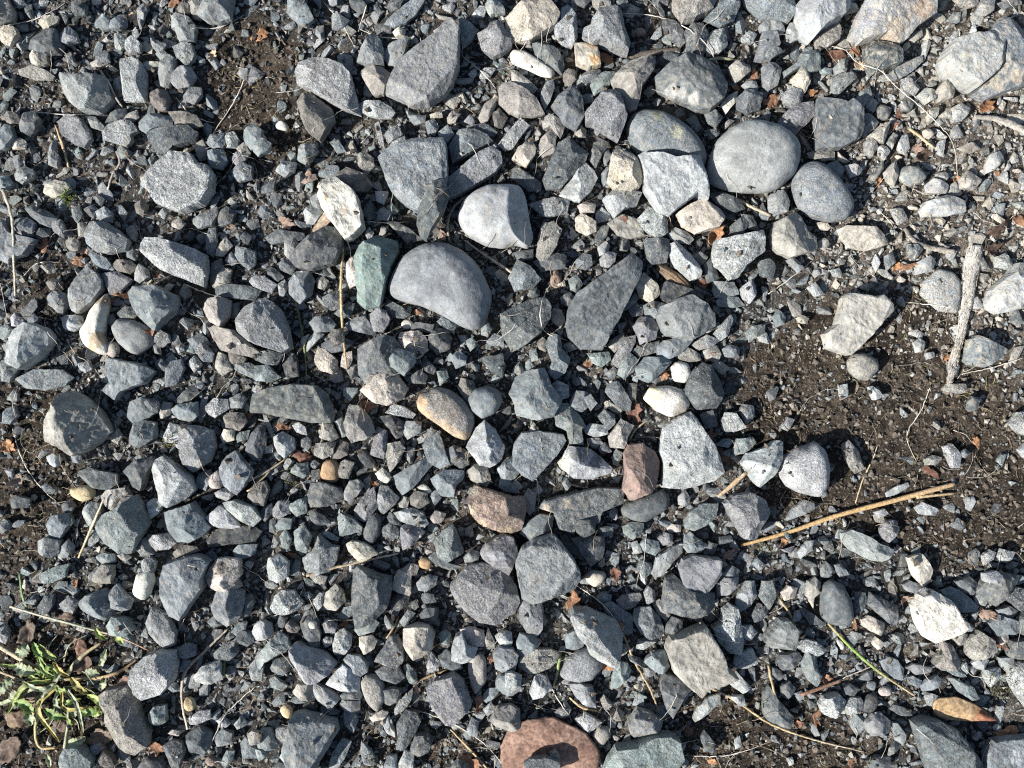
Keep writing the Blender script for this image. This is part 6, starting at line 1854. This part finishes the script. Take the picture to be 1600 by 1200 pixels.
for k, (pts, rad, cols) in enumerate(WSTEM):
    path = spline(T3(pts), 26); r = np.interp(np.linspace(0, 1, 26), np.linspace(0, 1, len(rad)), rad) * .62
    z = lay(path, r, 0) + 3
    v, f, c = tube(path, z, r, 8, grad(*cols), .15, .9, k)
    obj('stem', fast_mesh('stem', v - wo, f, c), M_STEM, root)
for k in range(26):
    a = rng.uniform(0, 6.283); r0 = rng.uniform(0, 30); x0, y0 = 85 + r0 * math.cos(a) * 1.4, 1080 + r0 * math.sin(a) * 1.6; L0 = rng.uniform(25, 70); b_ = a + rng.normal() * .8
    path = spline([(x0, y0), (x0 + L0 * .5 * math.cos(b_), y0 + L0 * .5 * math.sin(b_)), (x0 + L0 * math.cos(b_ + .4), y0 + L0 * math.sin(b_ + .4))], 12)
    v, f, c = tube(path, lay(path, 1, 0) + rng.uniform(1, 9), np.linspace(1.5, .5, 12), 5, grad(tuple(np.array([(.42, .4, .26), (.36, .27, .16), (.3, .36, .2)][k % 3]))))
    obj('dry_blade', fast_mesh('dry_blade', v - wo, f, c), M_STEM, root)
GA, GB, GY, GG, GD = (.24, .36, .11), (.34, .44, .14), (.44, .38, .13), (.34, .39, .26), (.08, .2, .06)
WLEAF = [([(205, 415), (232, 480), (268, 548)], 48, GA), ([(235, 430), (290, 490), (355, 518)], 46, GB), ([(330, 540), (380, 600), (430, 628)], 34, GY), ([(442, 635), (490, 700), (550, 735)], 46, GY),
 ([(545, 748), (600, 768), (645, 812), (692, 875)], 44, GB), ([(488, 852), (560, 852), (625, 822)], 50, GA), ([(272, 828), (330, 872), (415, 892)], 54, GA), ([(88, 788), (150, 802), (205, 865)], 66, GA),
 ([(95, 480), (130, 480), (168, 425)], 80, GG), ([(90, 560), (150, 590), (215, 605)], 80, GG), ([(345, 775), (420, 790), (505, 768)], 36, GB), ([(55, 765), (110, 745), (155, 715)], 66, GG),
 ([(615, 590), (640, 525), (662, 455)], 36, GG), ([(595, 325), (615, 368), (662, 398)], 36, GB), ([(715, 372), (745, 400), (768, 428)], 36, GB), ([(628, 712), (645, 670), (652, 630)], 44, GG),
 ([(425, 1040), (480, 1035), (535, 1008)], 50, GG), ([(350, 680), (362, 710), (370, 745)], 28, GA), ([(290, 590), (275, 630), (255, 675)], 28, GY), ([(155, 825), (180, 880), (192, 935)], 64, GG),
 ([(288, 1115), (300, 1150), (312, 1195)], 36, GG), ([(435, 815), (455, 845), (465, 885)], 46, GG), ([(585, 878), (620, 858), (655, 852)], 26, GB), ([(-20, 740), (20, 690), (70, 640)], 70, GG),
 ([(370, 720), (395, 715), (410, 730)], 26, GB), ([(380, 600), (350, 640), (330, 690)], 30, GG), ([(420, 890), (440, 920), (470, 905)], 28, GB), ([(640, 800), (665, 830), (680, 870)], 30, GA),
 ([(250, 740), (240, 790), (250, 830)], 40, GG), ([(530, 600), (580, 605), (620, 620)], 50, GG)]
for k in range(11):      # long narrow leaves spreading from the crown, most of them towards the photo's left edge
    a = math.radians([200, 175, 150, 225, 250, 130, 215, 185, 160, 270, 300, 240, 110, 195, 330, 20, 60, 205, 170, 235, 260, 145][k]); L0 = rng.uniform(150, 380); b_ = a + rng.normal() * .6
    x0, y0 = 390 + 40 * math.cos(a), 660 - 40 * math.sin(a)
    WLEAF.append(([(x0, y0), (x0 + L0 * .5 * math.cos(a), y0 - L0 * .5 * math.sin(a)), (x0 + L0 * math.cos(b_), y0 - L0 * math.sin(b_))], rng.uniform(22, 36), [GG, GB, GA, GY, GG, GA][k % 6]))
for k, (pts, wd, col) in enumerate(WLEAF):
    n = 18; path = spline(T3(pts), n); W = wd / 4. / 2
    tang = np.gradient(path, axis=0); tang /= np.linalg.norm(tang, axis=1)[:, None]; nor = np.stack([-tang[:, 1], tang[:, 0]], -1)
    u = np.linspace(0, 1, n); prof = np.sin(np.pi * np.clip(u * .93 + .05, 0, 1)) ** .6
    rr = np.random.default_rng(700 + k)
    cols_ = np.linspace(-1, 1, 7)
    jagL = 1 + .3 * rr.uniform(-1, 1, n); jagR = 1 + .3 * rr.uniform(-1, 1, n)
    base = np.percentile(hm_at(path[:, 0], path[:, 1]), 60) + 7 + rr.uniform(0, 9)
    X = path[:, 0:1] + nor[:, 0:1] * W * prof[:, None] * np.where(cols_ < 0, jagL[:, None], jagR[:, None]) * cols_
    Y = path[:, 1:2] + nor[:, 1:2] * W * prof[:, None] * np.where(cols_ < 0, jagL[:, None], jagR[:, None]) * cols_
    Z = base + 7 * np.sin(np.pi * u)[:, None] * .7 + np.abs(cols_) * W * .55 + 2.6 * fbm(np.stack([X / 6, Y / 6, 0 * X + k], -1), k, 2)
    top = P(X.ravel(), Y.ravel(), Z.ravel()); bot = top - [0, 0, .5 * S]
    m = 7; i = (np.arange(n - 1)[:, None] * m + np.arange(m - 1)[None]).ravel()
    f = np.concatenate([np.stack([i, i + m, i + 1], -1), np.stack([i + 1, i + m, i + m + 1], -1)])
    f = np.concatenate([f, f[:, ::-1] + n * m])
    cc = np.repeat(np.array(col)[None] * rr.uniform(.85, 1.15), n * m, 0)
    edge = (np.abs(np.tile(cols_, n)) > .9) & (rr.random(n * m) < .5)
    cc[edge] = np.array([.36, .24, .08])
    rib = np.abs(np.tile(cols_, n)) < .1
    cc[rib] = cc[rib] * .6 + np.array([.3, .34, .16]) * .4
    obj('leaf', fast_mesh('leaf', np.concatenate([top, bot]) - wo, f, np.concatenate([cc, cc])), M_GREEN, root)

# a little moss
mv, mf, mc = [], [], []; cn = 0
for (x, y, rd, cnt) in ((106, 306, 12, 150), (545, 925, 10, 50), (262, 688, 12, 60), (1565, 1070, 22, 120), (455, 750, 12, 50), (1195, 860, 16, 60), (585, 1190, 14, 50)):
    for q in range(cnt):
        a = random.uniform(0, 6.283); d_ = rd * math.sqrt(random.random()); px, py = x + d_ * math.cos(a), y + d_ * math.sin(a)
        z0 = float(hm_at(px, py)); e = rng.normal(size=2) * 2.4
        v3, f3, c3 = tube(np.array([(px, py), (px + e[0], py + e[1])]), np.array([z0, z0 + random.uniform(2, 5)]), np.array([.9, .3]), 3, grad(tuple(np.array((.17, .24, .04) if x < 150 else (.17, .17, .06)) * random.uniform(.6, 1.4))))
        mv.append(v3); mf.append(f3 + cn); mc.append(c3); cn += len(v3)
tag(obj('moss', fast_mesh('moss', np.concatenate(mv), np.concatenate(mf), np.concatenate(mc)), M_GREEN), 'small yellow-green moss tufts between the stones', 'moss', kind='stuff')

# ------------------------------------------------------------------ labels that single out each stone, leaf scrap and thread
marks = [s for s in things if s.short]
mk_c = np.array([m.c for m in marks])
used = set()
for s in things:
    s.obj['category'] = 'stone'; s.obj['group'] = 'stones of the gravel bed'
    if s.label:
        s.obj['label'] = s.label; used.add(s.label)
DIRS = [('right of', 0), ('above', 90), ('left of', 180), ('below', 270)]
def sector(c, m):
    a = math.degrees(math.atan2(m[1] - c[1], c[0] - m[0])) % 360      # photo y runs down
    return int(((a + 45) % 360) // 90)
def relate(pool, getdesc, noun_of):
    cen = np.array([t.c for t in pool])
    rank = {}
    for mi, m in enumerate(marks):
        d = np.linalg.norm(cen - m.c, axis=1); o_ = np.argsort(d); cnt = [0, 0, 0, 0]
        for q in o_[:60]:
            if pool[q] is m: continue
            k = sector(cen[q], m.c); cnt[k] += 1
            rank[(q, mi)] = (k, cnt[k], d[q])
    ordw = {1: 'nearest', 2: 'second nearest', 3: 'third nearest'}
    for q, t in enumerate(pool):
        if t.label: continue
        best = None
        d = np.linalg.norm(mk_c - t.c, axis=1)
        cand = []
        for mi in np.argsort(d)[:14]:
            if (q, mi) in rank:
                k, rk, dist = rank[(q, mi)]
                if rk <= 3: cand.append((rk * 60 + dist, mi, k, rk))
        cand.sort()
        done = False
        for _, mi, k, rk in cand:
            rel = DIRS[k][0]
            if rk == 1: txt = f'{getdesc(t)} {noun_of(t)} just {rel} {marks[mi].short}'
            else: txt = f'{getdesc(t)} {noun_of(t)}, {ordw[rk]} {rel} {marks[mi].short}'
            if txt not in used and len(txt.replace('-', ' ').split()) <= 16: done = True; break
        if not done:
            a, b = np.argsort(d)[:2]
            txt = f'{getdesc(t)} {noun_of(t)} between {marks[a].short} and {marks[b].short}'
            n_ = 2
            while txt in used:
                n_ += 1; txt = f'{getdesc(t)} {noun_of(t)} between {marks[a].short} and {marks[np.argsort(d)[n_]].short}'
        used.add(txt); t.label = txt; t.obj['label'] = txt
def sdesc(s):
    sh = 'smooth' if s.typ == 'r' else ('flat' if s.typ == 's' else 'angular')
    if s.len / s.w > 1.75: sh = 'long'
    return ('small ' if s.area < 900 else '') + WORD[s.code] + ' ' + sh
relate(things, sdesc, lambda s: 'stone')
for t in others:
    t.obj['category'] = t.cat; t.obj['group'] = t.group
for grp in sorted(set(t.group for t in others)):
    pool = [t for t in others if t.group == grp]
    relate(pool, lambda t: t.desc, lambda t: t.noun)
